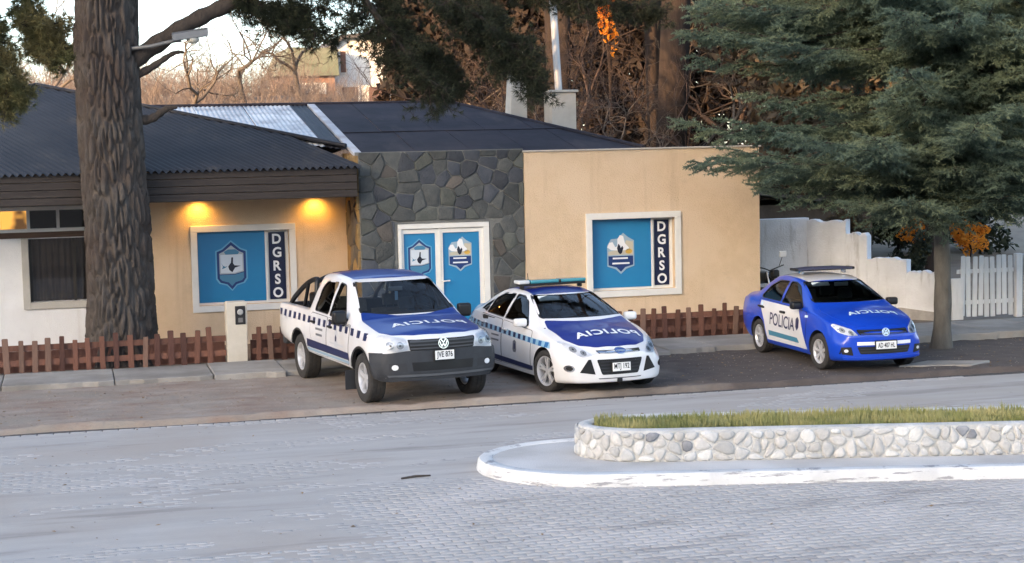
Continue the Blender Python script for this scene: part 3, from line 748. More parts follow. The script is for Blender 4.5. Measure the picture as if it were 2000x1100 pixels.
# --- roofs
M_corr = mat('black_corrugated', (.012, .013, .018), (.020, .021, .028), 3, .55, .15, 30, metal=.0, spec=.3, c3=(.030, .031, .037), scale3=.8)
M_galv = mat('galvanised', (.62, .65, .68), (.72, .75, .78), 3, .5, .1, 30, metal=.0, c3=(.30, .31, .34), scale3=1.4, stretch=(4, .5, 1))
M_felt = mat('roof_sheet_dark', (.018, .017, .024), (.032, .029, .038), 1.6, .75, .3, 14, spec=.2, c3=(.042, .036, .044), scale3=.9)
add_stain(M_corr, (.085, .075, .065), (1, .5, 1), 1.6, .56, .72, .5)
add_stain(M_felt, (.085, .072, .066), (1.5, .4, 1), 1.2, .54, .70, .55)
rf = empty('hip_roof'); rf.parent = bld
def corrugated(name, u0, u1, z_fn, y_lo, y_hi, skew, m, parent, wave=.105, amp=.012, step=7, lo=None):
    """ridged sheet whose ribs run up the slope; y_hi(x) is the upper limit"""
    us = np.arange(u0, u1, wave / step); V = []; rows = 10
    for u in us:
        # climb the rib line until it leaves the roof outline
        y = y_lo; top = y_lo
        for t in np.linspace(y_lo, y_lo + 9, 400):
            if t <= y_hi(u - skew * (t - y_lo)): top = t
            else: break
        dz = amp * math.sin(2 * math.pi * (u - u0) / wave)
        y_b = y_lo if lo is None else lo(u)
        for r_ in range(rows):
            t = y_b + (top - y_b) * r_ / (rows - 1); x_ = u - skew * (t - y_lo); V.append((x_, t, z_fn(t) + dz))
    n = len(us); i = (np.arange(n - 1)[:, None] * rows + np.arange(rows - 1)[None]).ravel()
    me = np_mesh(name, V, np.stack([i, i + rows, i + rows + 1, i + 1], 1)); smooth(me); return ob(name, me, m, parent)
zl = lambda y: 3.50 + .25 * (y - 30.92)
def left_hi(x): return min(38.35, 38.35 - abs(x + .58) * 1.02)
corrugated('roof_face', -7.6, 8.2, zl, 30.92, lambda x: -1 if x > 5.30 else left_hi(x), .42, M_corr, rf, wave=.13, amp=.030)
# hip cappings
def cap(a, b_, r_, m, nm, parent): mb = MB(); mb.tube([a, b_], r_, 8); return mb.build(nm, m, parent, sm=60)
cap((5.26, 32.45, zl(32.45) + .02), (-.58, 38.35, zl(38.35) + .03), .045, M_corr, 'hip_capping', rf)
cap((-7.4, 31.4, zl(31.4) + .02), (-.58, 38.35, zl(38.35) + .03), .045, M_corr, 'hip_capping', rf)
mb = MB(); mb.add([(-.58, 38.35, zl(38.35) - .01), (5.3, 32.4, zl(32.4) - .02), (5.3, 39.6, 3.5), (-.58, 39.6, 4.9)], [(0, 1, 2, 3)]); mb.add([(-.58, 38.35, zl(38.35) - .01), (-7.5, 31.2, zl(31.2) - .02), (-7.5, 39.6, 3.5), (-.58, 39.6, 4.9)], [(0, 3, 2, 1)]); mb.build('roof_back', M_corr, rf)
mr = empty('main_roof'); mr.parent = bld
zr = lambda y: 3.70 + .18 * (y - 31.62)
YR = 37.95
def hipR(x): return YR if x < 8.6 else YR - (x - 8.6) / (11.15 - 8.6) * (YR - 31.7)
# galvanised sheets (left), a dark sheet, white flashing, then large dark sheets in two courses
k = 0
for a, b_ in [(1.6, 2.75), (2.75, 3.85), (3.85, 4.90)]:
    corrugated('roof_sheet', a, b_, lambda y, k=k: zr(y) + .004 * (k % 2), 31.75, lambda x: YR, 0, M_galv, mr, wave=.10, amp=.010, lo=lambda u: left_hi(u) - .12); k += 1
corrugated('roof_sheet', 4.90, 5.30, zr, 31.75, lambda x: YR, 0, M_corr, mr, wave=.10, amp=.010, lo=lambda u: left_hi(u) - .12)
mb = MB(); mb.add([(5.30, 31.66, zr(31.66) + .03), (5.46, 31.66, zr(31.66) + .03), (5.46, YR, zr(YR) + .03), (5.30, YR, zr(YR) + .03)], [(0, 1, 2, 3)])
mb.add([(5.30, 31.66, zr(31.66) - .03), (5.46, 31.66, zr(31.66) - .03), (5.46, YR, zr(YR) - .03), (5.30, YR, zr(YR) - .03)], [(0, 3, 2, 1)])
mb.add([(5.30, 31.66, zr(31.66) + .03), (5.30, YR, zr(YR) + .03), (5.30, YR, zr(YR) - .03), (5.30, 31.66, zr(31.66) - .03)], [(0, 1, 2, 3)])
mb.build('flashing', mat('flashing_white', (.62, .63, .65), (.5, .5, .53), 3, .5, c3=(.40, .36, .35), scale3=1.2), mr)
seams = [5.46, 6.55, 7.65, 8.75, 9.8, 11.2]
for j, (ya, yb, dz) in enumerate([(31.64, 34.3, 0.0), (34.16, YR, .016)]):
    for i in range(5):
        a, b_ = seams[i] + .006 - .25 * j * (i > 0), seams[i + 1] - .006 - .25 * j * (i < 4)
        poly = [(a, ya), (b_, ya), (b_, yb), (a, yb)]
        poly = clip(poly, (YR - 31.7) / 2.55, 1, YR + 8.6 * (YR - 31.7) / 2.55)
        if len(poly) < 3: continue
        zz = dz + random.uniform(0, .006)
        mb = MB(); V = [(x, y, zr(y) + zz) for x, y in poly] + [(x, y, zr(y) + zz - .012) for x, y in poly]; n = len(poly)
        mb.add(V, [tuple(range(n)), tuple(range(2 * n - 1, n - 1, -1))] + [((q + 1) % n, q, n + q, n + (q + 1) % n) for q in range(n)]); mb.build('roof_sheet', M_felt, mr)
cap((1.8, YR, zr(YR) + .01), (8.6, YR, zr(YR) + .01), .05, M_felt, 'ridge_capping', mr)
cap((8.6, YR, zr(YR) + .01), (11.13, 31.72, zr(31.72) + .02), .05, M_felt, 'hip_capping', mr)
mb = MB(); mb.add([(8.6, YR, zr(YR) - .02), (11.13, 31.72, zr(31.72) - .02), (13.3, 31.72, 3.55), (13.3, 39.5, 3.55), (8.6, 39.5, 4.6), (1.6, YR, zr(YR) - .02), (1.6, 39.5, 4.6)], [(0, 1, 2, 3, 4), (5, 0, 4, 6)]); mb.build('roof_back', M_felt, mr)

# chimneys
M_ch = mat('chimney_render', (.53, .50, .44), (.46, .43, .37), 3, .9, .4, 40)
M_flue = mat('flue_metal', (.50, .51, .52), (.42, .43, .44), 3, .5, metal=.3)
c1 = empty('chimney', (0, 0, 0)); c1.parent = bld
mb = MB(); mb.box(10.95, 11.55, 37.6, 38.25, 3.5, 5.03); mb.build('stack', M_ch, c1, bevel=.02)
mb = MB(); mb.box(10.90, 11.60, 37.55, 38.30, 5.03, 5.09); mb.build('cap_slab', M_ch, c1, bevel=.015)
mb = MB(); mb.tube([(11.22, 37.9, 5.05), (11.14, 37.9, 6.7), (11.08, 37.9, 8.0)], .085, 12); mb.build('flue_pipe', M_flue, c1, sm=50)
c2 = empty('chimney', (0, 0, 0)); c2.parent = bld
mb = MB(); mb.prism([(10.02, 3.6), (10.50, 3.6), (10.50, 5.90), (10.44, 6.02), (10.32, 6.06), (10.22, 6.0), (10.18, 5.85)], 38.1, 38.6, 'xz'); mb.build('stack', M_ch, c2, bevel=.02)

# ================================================================ FENCES
M_pick = [mat('picket_brown', (.17, .075, .050), (.115, .052, .038), 5, .8, .5, 30, stretch=(1, 1, .25), obj_var=.25), mat('picket_dark', (.065, .028, .022), (.10, .045, .034), 5, .8, .5, 30, stretch=(1, 1, .25), obj_var=.3), mat('picket_weathered', (.20, .125, .095), (.155, .085, .062), 5, .85, .5, 30, stretch=(1, 1, .25), obj_var=.2)]
def picket_me(w, hgt, th, m, pointed=False):
    mb = MB(); mb.prism([(-w / 2, 0), (w / 2, 0), (w / 2, hgt - .012), (w / 2 - .012, hgt), (-w / 2 + .012, hgt), (-w / 2, hgt - .012)], -th / 2, th / 2, 'xz'); me = mb.mesh('picket'); me.materials.append(m); return me
pk = [[picket_me(.095, h_, .022, m_) for h_ in (.56, .59, .62)] for m_ in M_pick]
def low_fence(xa, xb, label):
    f = empty('picket_fence', ((xa + xb) / 2, 29.9, .12), 0, label, 'fence', 'brown picket fences before the office')
    x = xa; ox = (xa + xb) / 2
    while x < xb:
        o = ob('picket', random.choices(pk, [.5, .28, .22])[0][random.randrange(3)], None, f)
        o.location = (x - ox + random.uniform(-.012, .012), random.uniform(-.006, .006), -.01 + random.uniform(-.01, .01)); o.rotation_euler = (random.uniform(-.05, .05), random.uniform(-.055, .055), 0); o.scale = (random.uniform(.85, 1.12), 1, random.uniform(.93, 1.06))
        x += .228 + random.uniform(-.02, .02)
    for zc, hh, m_ in ((.42, .10, 0), (.16, .10, 0)):
        mb = MB(); mb.box(xa - ox - .1, xb - ox + .1, .017, .045, zc - hh / 2, zc + hh / 2); mb.build('rail', M_pick[m_], f)
    mb = MB(); mb.box(xa - ox - .1, xb - ox + .1, .30, .36, -.05, .33); mb.build('planter_board', M_pick[0], f)
    return f
low_fence(-6.2, 2.50, 'long low brown picket fence running past the pine trunk')
low_fence(3.16, 4.7, 'short brown picket fence between the meter pillar and the pickup')
low_fence(8.6, 13.2, 'low brown picket fence under the cream wall, between sedan and blue car')

# meter pillar
mp_ = empty('meter_pillar', (2.80, 30.0, .12), 0, 'cream render meter pillar with dark meter box, standing in the picket fence', 'meter pillar')
M_pil = mat('pillar_render', (.60, .56, .48), (.54, .50, .42), 4, .9, .5, 50)
mb = MB(); mb.prism([(-.185, -.03), (.165, -.03), (.185, 1.03), (.17, 1.06), (-.165, 1.06), (-.185, 1.03)], -.16, .16, 'xz'); mb.build('pillar', M_pil, mp_, bevel=.012)
mb = MB(); mb.box(-.03, .15, -.175, -.14, .66, .99); bx = mb.build('meter_box', mat('meter_black', (.02, .02, .022), None, rough=.35), mp_, bevel=.008)
mb = MB(); mb.lathe([(.002, -.198), (.045, -.195), (.055, -.175)], 16, 'y', (.06, 0, .88)); mb.build('meter_dial', mat('dial_grey', (.35, .36, .36), None, rough=.3), bx, sm=50)
mb = MB(); mb.box(.02, .10, -.18, -.17, .70, .78); mb.build('meter_label', mat('label_grey', (.16, .16, .16), None), bx)

# white garden wall stepping down to the right
M_ww = mat('stained_whitewash', (.78, .80, .84), (.70, .72, .755), 2.5, .92, .6, 30, c3=(.58, .59, .61), scale3=1.1)
add_stain(M_ww, (.30, .29, .28), (2.5, 2.5, .5), 1.5, .55, .68, .6)
gw = empty('garden_wall', (0, 0, 0), 0, 'stained whitewashed garden wall stepping down behind the blue car', 'wall')
mb = MB(); mb.box(13.4, 15.3, 33.0, 33.2, -.1, 2.15); mb.build('wall_section', M_ww, gw, bevel=.012)
A0 = Vector((15.24, 33.0)); B0 = Vector((16.97, 30.6)); dv = (B0 - A0).normalized(); ang = math.atan2(dv.y, dv.x)
for s0, s1, z1 in [(0, .93, 2.11), (.93, 1.42, 1.84), (1.42, 2.32, 1.36), (2.32, 2.97, 1.10)]:
    n_ = 9; prof = [(s0, -.1), (s1, -.1)] + [(s1 + (s0 - s1) * q / n_, z1 + random.uniform(-.065, .03)) for q in range(n_ + 1)]
    mb = MB(); mb.prism(prof, 0, .2, 'xz'); o = mb.build('wall_section', M_ww, gw, bevel=.01, seg=1); o.location = (A0.x, A0.y, 0); o.rotation_euler = (0, 0, ang)
mb = MB(); mb.prism([(0, -.1), (2.97, -.1), (2.97, .26), (2.2, .32), (1.1, .28), (0, .36)], -.02, .0, 'xz'); o = mb.build('plinth', mat('wall_foot_cement', (.40, .38, .36), (.30, .285, .27), 4, .95, .6, 30), gw); o.location = (A0.x, A0.y, 0); o.rotation_euler = (0, 0, ang)

# white picket fence with its posts
wf = empty('picket_fence', (17.1, 30.3, .14), 0, 'white painted picket fence with wide posts at the right edge', 'fence')
M_wp = mat('white_picket', (.70, .69, .67), (.58, .57, .55), 6, .8, .4, 30, stretch=(1, 1, .3), obj_var=.1)
wpm = picket_me(.095, 1.22, .02, M_wp); 
x = .30
while x < 4.6:
    if abs(x - 1.62) > .12:
        o = ob('picket', wpm, None, wf); o.location = (x, random.uniform(-.006, .006), .03 + random.uniform(-.02, .02)); o.rotation_euler = (0, random.uniform(-.02, .02), 0)
    x += .138
for xp, wd, hh in [(-.06, .10, 1.15), (.16, .26, .82), (1.56, .14, 1.28), (1.72, .10, 1.26)]:
    mb = MB(); mb.box(xp - wd / 2, xp + wd / 2, -.07, .05, -.02, hh); mb.build('post', M_wp, wf, bevel=.012)
for zc in (.32, .95):
    mb = MB(); mb.box(.2, 4.7, .014, .05, zc - .04, zc + .04); mb.build('rail', M_wp, wf)

# ================================================================ TREES AND THE BACKGROUND
def seg_mesh(name, S, sides=3):
    """S rows: x0 y0 z0 x1 y1 z1 r0 r1 -> open prisms"""
    S = np.asarray(S, float); p0 = S[:, :3]; p1 = S[:, 3:6]; d = p1 - p0; d /= np.maximum(np.linalg.norm(d, axis=1), 1e-6)[:, None]
    ref = np.tile(np.array([.31, .19, .93]), (len(S), 1)); a = np.cross(d, ref); a /= np.maximum(np.linalg.norm(a, axis=1), 1e-6)[:, None]; b_ = np.cross(d, a)
    V = np.zeros((len(S), 2 * sides, 3))
    for k in range(sides):
        t = 2 * math.pi * k / sides; o = a * math.cos(t) + b_ * math.sin(t)
        V[:, k] = p0 + o * S[:, 6:7]; V[:, sides + k] = p1 + o * S[:, 7:8]
    F = np.array([(k, (k + 1) % sides, sides + (k + 1) % sides, sides + k) for k in range(sides)])
    me = np_mesh(name, V.reshape(-1, 3), (F[None] + (np.arange(len(S)) * 2 * sides)[:, None, None]).reshape(-1, 4))
    smooth(me); return me
def needles(name, C, D, n, L_, w, cone=1.0, spread=.0, m=None, parent=None, rng=RNG):
    """n needle triangles round each tuft centre C, leaning along D"""
    N_ = len(C); r = rng.normal(0, 1, (N_, n, 3)); r /= np.linalg.norm(r, axis=2)[:, :, None]
    d = D[:, None, :] * cone + r; d /= np.linalg.norm(d, axis=2)[:, :, None]
    l = L_ * rng.uniform(.65, 1.15, (N_, n, 1)); b0 = C[:, None, :] + D[:, None, :] * rng.uniform(-spread, spread, (N_, n, 1))
    side = np.cross(d, rng.normal(0, 1, (N_, n, 3))); side /= np.maximum(np.linalg.norm(side, axis=2), 1e-6)[:, :, None]
    V = np.stack([b0 + side * w, b0 - side * w, b0 + d * l], 2).reshape(-1, 3)
    return ob(name, np_mesh(name, V, np.arange(len(V)).reshape(-1, 3)), m, parent)
def bez(P, n):
    """smooth path through points"""
    P = np.array(P, float); t = np.linspace(0, len(P) - 1, n); out = []
    for q in t:
        i = min(int(q), len(P) - 2); f = q - i; p0 = P[max(i - 1, 0)]; p1 = P[i]; p2 = P[i + 1]; p3 = P[min(i + 2, len(P) - 1)]
        out.append(.5 * (2 * p1 + (p2 - p0) * f + (2 * p0 - 5 * p1 + 4 * p2 - p3) * f ** 2 + (3 * p1 - p0 - 3 * p2 + p3) * f ** 3))
    return np.array(out)

# --- the big pine: deeply furrowed trunk, thick limb, dark needle masses hanging over the roof
M_bark = mat('pine_bark', (.052, .044, .039), (.098, .085, .076), 9, .95, .9, 40, stretch=(1, 1, .35), c3=(.062, .045, .038), scale3=1.0)
M_limb = mat('limb_bark', (.036, .029, .025), (.062, .050, .043), 9, .95, .8, 40, stretch=(1, 1, .35))
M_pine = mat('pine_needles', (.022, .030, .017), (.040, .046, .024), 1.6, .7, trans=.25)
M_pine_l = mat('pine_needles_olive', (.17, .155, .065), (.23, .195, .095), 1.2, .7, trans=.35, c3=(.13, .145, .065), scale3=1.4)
pine = empty('pine_tree', (.80, 30.78, .1), 0, 'huge pine with thick furrowed trunk standing behind the brown picket fence', 'tree')
NT, NZ, HT = 168, 300, 8.6
th = np.linspace(0, 2 * np.pi, NT, endpoint=False); zz = np.linspace(0, HT, NZ)
TH, ZZ = np.meshgrid(th, zz)
cn = 820; ct = RNG.uniform(0, 2 * np.pi, cn); cz = RNG.uniform(-.2, HT + .2, cn); lw = RNG.uniform(.75, 1.3, cn)
F1 = np.full(TH.shape, 9.0); F2 = np.full(TH.shape, 9.0)
thw = TH + .10 * (fbm(TH * 3, ZZ * 1.3, 3, 61) - .5) + .12 * (vnoise(TH * 0 + 3, ZZ * .9, 62) - .5)
for t, z_, w_ in zip(ct, cz, lw):
    dt = (thw - t + np.pi) % (2 * np.pi) - np.pi
    dd = np.sqrt((dt * .58 / .074) ** 2 + ((ZZ - z_) / .46) ** 2) / w_
    nf = np.minimum(F1, dd); F2 = np.minimum(F2, np.maximum(F1, dd)); F1 = nf
plate = sstep((F2 - F1) / .45)
rad = .585 + .20 * np.exp(-ZZ / .38) * (1 + .35 * np.sin(TH * 5 + .7)) + .012 * np.sin(TH * 3 + ZZ) - .006 * ZZ
rad += .088 * (plate - .8) + .026 * (fbm(TH * 11, ZZ * 7, 4, 63) - .5) + .012 * (fbm(TH * 30, ZZ * 9, 3, 64) - .5)
cxs = .03 * np.sin(ZZ * .9)
V = np.stack([cxs + rad * np.cos(TH), rad * np.sin(TH), ZZ], -1).reshape(-1, 3)
ii, jj = np.meshgrid(np.arange(NZ - 1), np.arange(NT), indexing='ij'); a = (ii * NT + jj).ravel(); b_ = (ii * NT + (jj + 1) % NT).ravel()
tr = ob('trunk', np_mesh('trunk', V, np.stack([a, b_, b_ + NT, a + NT], 1)), M_bark, pine); smooth(tr.data)
PX = np.array([.80, 30.78, .1])
limbs = []      # (path, r0, r1, twigs, material key)
tuft_c = {0: [], 1: []}; tuft_d = {0: [], 1: []}; tw = []
def limb(P, r0, r1, n=30):
    p = bez(P, n); rr = np.linspace(r0, r1, n) * (1 + .10 * np.sin(np.arange(n) * 1.7)); return p, rr
limb_list = [
    ([(1.0, 30.7, 5.35), (1.55, 30.62, 5.72), (2.3, 30.6, 6.18), (3.1, 30.6, 6.55), (4.6, 30.5, 7.2)], .17, .12),
    ([(1.0, 30.75, 4.45), (1.45, 30.65, 4.45), (1.75, 30.6, 4.62), (1.95, 30.6, 4.66)], .11, .03),
    ([(1.0, 30.75, 5.1), (1.5, 30.6, 5.35), (1.9, 30.55, 5.6), (2.1, 30.5, 5.62)], .09, .02),
    ([(.9, 30.75, 6.6), (2.0, 30.5, 7.4), (4.0, 30.3, 7.6), (5.0, 30.2, 6.9), (5.7, 30.15, 6.0), (6.6, 30.1, 4.9)], .15, .03),
    ([(.9, 30.8, 7.8), (4.0, 30.5, 8.1), (6.6, 30.4, 7.3), (7.6, 30.3, 6.3), (8.0, 30.3, 5.3)], .12, .02),
    ([(6.0, 30.4, 7.5), (8.2, 30.5, 7.0), (9.6, 30.4, 6.55), (10.9, 30.4, 6.4)], .07, .02),
    ([(4.6, 30.25, 7.2), (5.9, 30.6, 6.3), (6.5, 30.6, 5.6), (7.0, 30.6, 4.85)], .06, .015),
    ([(5.4, 30.2, 6.8), (7.0, 29.9, 6.4), (7.9, 29.9, 5.7), (8.35, 29.9, 5.0)], .06, .015),
    ([(2.3, 30.6, 6.9), (3.2, 30.5, 6.6), (4.0, 30.45, 6.25), (4.6, 30.4, 5.95)], .05, .012),
    ([(3.1, 30.6, 6.6), (3.6, 30.4, 6.4), (4.4, 30.3, 6.35)], .04, .012),
    ([(.6, 30.8, 7.2), (-1.2, 30.5, 7.0), (-1.9, 30.4, 6.2), (-2.1, 30.4, 5.3)], .10, .02),
]
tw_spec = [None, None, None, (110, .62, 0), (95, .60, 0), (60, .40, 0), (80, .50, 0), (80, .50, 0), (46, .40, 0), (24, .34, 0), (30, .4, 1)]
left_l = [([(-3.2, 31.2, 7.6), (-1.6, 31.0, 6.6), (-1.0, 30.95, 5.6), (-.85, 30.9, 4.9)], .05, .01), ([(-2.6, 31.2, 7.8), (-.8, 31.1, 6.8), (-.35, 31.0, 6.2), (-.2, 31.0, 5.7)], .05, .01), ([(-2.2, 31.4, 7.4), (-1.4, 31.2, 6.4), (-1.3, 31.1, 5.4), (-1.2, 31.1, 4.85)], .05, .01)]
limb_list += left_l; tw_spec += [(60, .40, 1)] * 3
for (P_, r0, r1), sp in zip(limb_list, tw_spec):
    p, rr = limb(P_, r0, r1); mb = MB(); mb.tube([tuple(q - PX) for q in p], list(rr), 9); mb.build('limb', M_limb, pine, sm=60)
    if sp is None: continue
    nt_, ln, key = sp
    for k in range(nt_):
        f = RNG.uniform(.28, 1.0) ; q = p[int(f * (len(p) - 1))]
        d = RNG.normal(0, 1, 3); d[1] *= .6; d[2] = d[2] * .5 - .55; d /= np.linalg.norm(d)
        l = ln * RNG.uniform(.5, 1.3); steps = 7; c = q.copy()
        for s_ in range(steps):
            nd = d + np.array([0, 0, -.10 * s_ / steps]) + RNG.normal(0, .22, 3); nd /= np.linalg.norm(nd); c2 = c + nd * l / steps
            tw.append([*(c - PX), *(c2 - PX), .012 * (1 - s_ / steps) + .004, .012 * (1 - (s_ + 1) / steps) + .004])
            if s_ > 0:
                for _ in range(3):
                    sd = nd * .5 + RNG.normal(0, .6, 3); sd /= np.linalg.norm(sd); e = c2 + sd * RNG.uniform(.04, .20)
                    tw.append([*(c2 - PX), *(e - PX), .005, .003]); tuft_c[key].append(e - PX); tuft_d[key].append(sd)
            c = c2; d = nd
ob('twigs', seg_mesh('twigs', tw), M_limb, pine)
r7 = np.random.default_rng(77); cc = []; dd_ = []
for q in range(46):
    a = r7.uniform(0, 2 * np.pi); rr_ = 4.6 * math.sqrt(r7.uniform(.02, 1)); ctr = np.array([rr_ * math.cos(a) + .6, rr_ * math.sin(a), r7.uniform(8.6, 15.0) - .18 * rr_])
    mb = MB(); mb.tube([(0, 0, min(8.4, ctr[2] * .8)), tuple(ctr * np.array([.5, .5, .95])), tuple(ctr)], [.10, .06, .02], 6); mb.build('limb', M_limb, pine, sm=60)
    for t in range(120):
        v = r7.normal(0, 1, 3); v /= np.linalg.norm(v); cc.append(ctr + v * np.array([1.1, 1.1, .55]) * r7.uniform(.3, 1)); dd_.append(v)
needles('upper_needles', np.array(cc), np.array(dd_), 12, .22, .012, cone=.8, m=M_pine, parent=pine)
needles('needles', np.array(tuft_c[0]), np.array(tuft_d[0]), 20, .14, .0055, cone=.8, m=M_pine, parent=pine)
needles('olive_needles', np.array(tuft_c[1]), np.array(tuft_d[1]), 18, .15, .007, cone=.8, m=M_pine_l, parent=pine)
print('pine tufts', len(tuft_c[0]), len(tuft_c[1]))

# street lamp bracketed to the pine
sl = empty('street_lamp', (1.42, 30.35, 5.72), 0, 'grey street lamp head on a short arm bracketed to the pine trunk', 'street lamp')
M_lampg = mat('lamp_grey', (.17, .175, .18), (.14, .145, .15), 5, .45, metal=.2)
mb = MB(); mb.tube([(-.25, .1, -.03), (.1, -.05, .0), (.45, -.1, .08), (.62, -.12, .10)], .035, 8); mb.build('arm', M_lampg, sl, sm=50)
mb = MB(); mb.add([(.46 + .62 * x, -.12 + y * .20, .08 + z * .15 + .09 * x) for x in (0, .35, .75, 1) for y, z in ((-.6, 0), (-.5, .75), (0, 1.0), (.5, .75), (.6, 0))], [(i * 5 + j, i * 5 + j + 1, i * 5 + j + 6, i * 5 + j + 5) for i in range(3) for j in range(4)] + [(0, 1, 2, 3, 4), (19, 18, 17, 16, 15), (0, 5, 10, 15, 19, 14, 9, 4)]); mb.build('housing', M_lampg, sl, sm=50)
mb = MB(); mb.lathe([(.002, -.09), (.06, -.08), (.10, -.045), (.115, .0), (.1, .02)], 16, 'z', (.82, -.12, .12)); o = mb.build('lens', mat('lamp_lens', (.50, .48, .42), None, rough=.2, spec=.6), sl, sm=60)

# --- the spruce on the right
M_spr = mat('spruce_needles', (.075, .118, .088), (.125, .178, .130), 2.4, .65, trans=.25, c3=(.19, .225, .13), scale3=.8)
M_sbark = mat('spruce_bark', (.085, .080, .070), (.135, .125, .11), 8, .95, .7, 40, stretch=(1, 1, .3))
spr = empty('spruce_tree', (15.04, 26.9, .03), 0, 'dense blue-green spruce with drooping branches over the blue police car', 'tree')
r2 = np.random.default_rng(5)
nz_ = 60; zt_ = np.linspace(-.05, 12.5, nz_); mb = MB(); mb.tube([(.02 * math.sin(z * 2), .02 * math.cos(z * 1.7), z) for z in zt_], [(.160 - .0105 * z + .07 * math.exp(-max(z, 0) / .13)) * (1 + .05 * math.sin(z * 9)) for z in zt_], 14); mb.build('trunk', M_sbark, spr, sm=60)
SC_, SD_, seg_ = [], [], []
zl_ = 2.7
while zl_ < 11.5:
    k = 7 if zl_ < 7.2 else 4
    for q in range(k):
        az = r2.uniform(0, 2 * np.pi) if q % 7 > 1 else r2.normal(-1.75, .55)
        L0 = (3.4 if zl_ < 3.3 else 4.75) if zl_ < 6.2 else max(1.2, 4.75 - (zl_ - 6.2) * .6)
        L0 *= r2.uniform(.72, 1.0)
        h_ = np.array([math.cos(az), math.sin(az), 0.0]); sag = r2.uniform(.10, .30) * L0 * (.9 if zl_ < 3.2 else 1)
        if zl_ < 3.6: sag *= .38
        dens = 1.0 if zl_ < 7.5 else .45
        npt = 24; path = []
        for s_ in np.linspace(0, 1, npt):
            path.append(h_ * L0 * s_ + np.array([0, 0, zl_ + .25 * s_ * L0 * .3 - sag * (1 - (1 - s_) ** 2) + .32 * sag * s_ ** 3]) + r2.normal(0, .012, 3))
        path = np.array(path)
        for i in range(npt - 1): seg_.append([*path[i], *path[i + 1], .032 * (1 - i / npt) + .006, .032 * (1 - (i + 1) / npt) + .006])
        lat = np.array([-h_[1], h_[0], 0]); s_ = .05
        side = 1
        while s_ < 1.0:
            side = -side; fi = s_ * (npt - 1); i = min(int(fi), npt - 2); c = path[i] + (path[i + 1] - path[i]) * (fi - i)
            fwd = path[i + 1] - path[i]; fwd /= np.linalg.norm(fwd)
            bl = (.26 + .80 * (1 - s_) * min(1, .35 + s_ * 3)) * r2.uniform(.7, 1.2)
            d = fwd * .75 + lat * side * .75 + np.array([0, 0, r2.normal(-.22, .24)]); d /= np.linalg.norm(d); nst = max(2, int(bl / .105))
            for w_ in range(nst):
                c2 = c + d * .105 + np.array([0, 0, -.012 * w_ / nst]); seg_.append([*c, *c2, .007, .006])
                SC_.append((c + c2) / 2); SD_.append(d)
                if r2.random() < dens:
                    for ss in (-1, 1):
                        pd = np.cross(d, [0, 0, 1]); pd /= max(np.linalg.norm(pd), 1e-6); e = d * .7 + pd * ss * .75 + np.array([0, 0, r2.normal(-.08, .2)]); e /= np.linalg.norm(e); el = r2.uniform(.06, .15)
                        SC_.append(c2 + e * el * .5); SD_.append(e)
                        if el > .08: SC_.append(c2 + e * el * 1.2); SD_.append(e)
                c = c2
            SC_.append(c + d * .05); SD_.append(d)
            s_ += (.085 / L0) * (1.0 if dens == 1 else 1.8) * r2.uniform(.8, 1.3)
    zl_ += r2.uniform(.19, .30) if zl_ < 7.2 else .45
SC_ = np.array(SC_); SD_ = np.array(SD_); print('spruce shoots', len(SC_))
ob('branches', seg_mesh('branches', seg_), mat('spruce_twig', (.035, .030, .024), (.055, .046, .036), 6, .95), spr)
needles('needles', SC_, SD_, 13, .068, .0088, cone=1.0, spread=.065, m=M_spr, parent=spr, rng=r2)

# --- bare and evergreen trees behind the office
def bare_tree(name, base, hgt, seed, r0, m, label, group, twist=.22, depth=7, up=.35, cat='tree', first=.28, nch=(2, 3), thin=.72, short=.78):
    r = np.random.default_rng(seed); S = []; T = []
    def grow(p, d, l, rad, lev):
        n = 3 if lev < 3 else 2
        for s_ in range(n):
            d = d + r.normal(0, twist * (.35 if lev == 0 else 1), 3) + np.array([0, 0, up * .12]); d /= np.linalg.norm(d); q = p + d * l / n; ra = rad * (1 - .22 / n)
            (T if lev < 2 else S).append([*p, *q, rad, ra]); p = q; rad = ra
            if lev > 0 and lev < depth - 1 and r.random() < .35:
                e = d + r.normal(0, .7, 3); e /= np.linalg.norm(e); grow(p, e, l * .6, rad * .5, lev + 2)
        if lev >= depth: return
        for k in range(r.integers(nch[0], nch[1] + 1)):
            e = d * .9 + r.normal(0, .55, 3) + np.array([0, 0, up * .3]); e /= np.linalg.norm(e); grow(p, e, l * short * r.uniform(.8, 1.15), rad * thin, lev + 1)
    grow(np.zeros(3), np.array([0, 0, 1.0]), hgt * first, r0, 0)
    t = empty(name, base, 0, label, cat, group)
    ob('trunk', seg_mesh('trunk', T, 7), m, t); ob('crown', seg_mesh('crown', S, 3), m, t)
    return t
M_red = mat('reddish_bark', (.050, .033, .027), (.092, .062, .050), 3, .9, .6, 20, stretch=(1, 1, .4), c3=(.040, .030, .026), scale3=.9)
M_greyb = mat('grey_bark', (.10, .085, .072), (.16, .135, .115), 3, .9, .6, 20, stretch=(1, 1, .4))
M_darkb = mat('dark_bark', (.016, .011, .009), (.030, .021, .017), 4, .95, .8, 20, stretch=(1, 1, .3))
bare_tree('bare_tree', (16.75, 46, -.2), 15, 3, .50, M_darkb, 'thick dark bare trunk behind the right end of the roof', None, twist=.06, depth=5, first=.85)
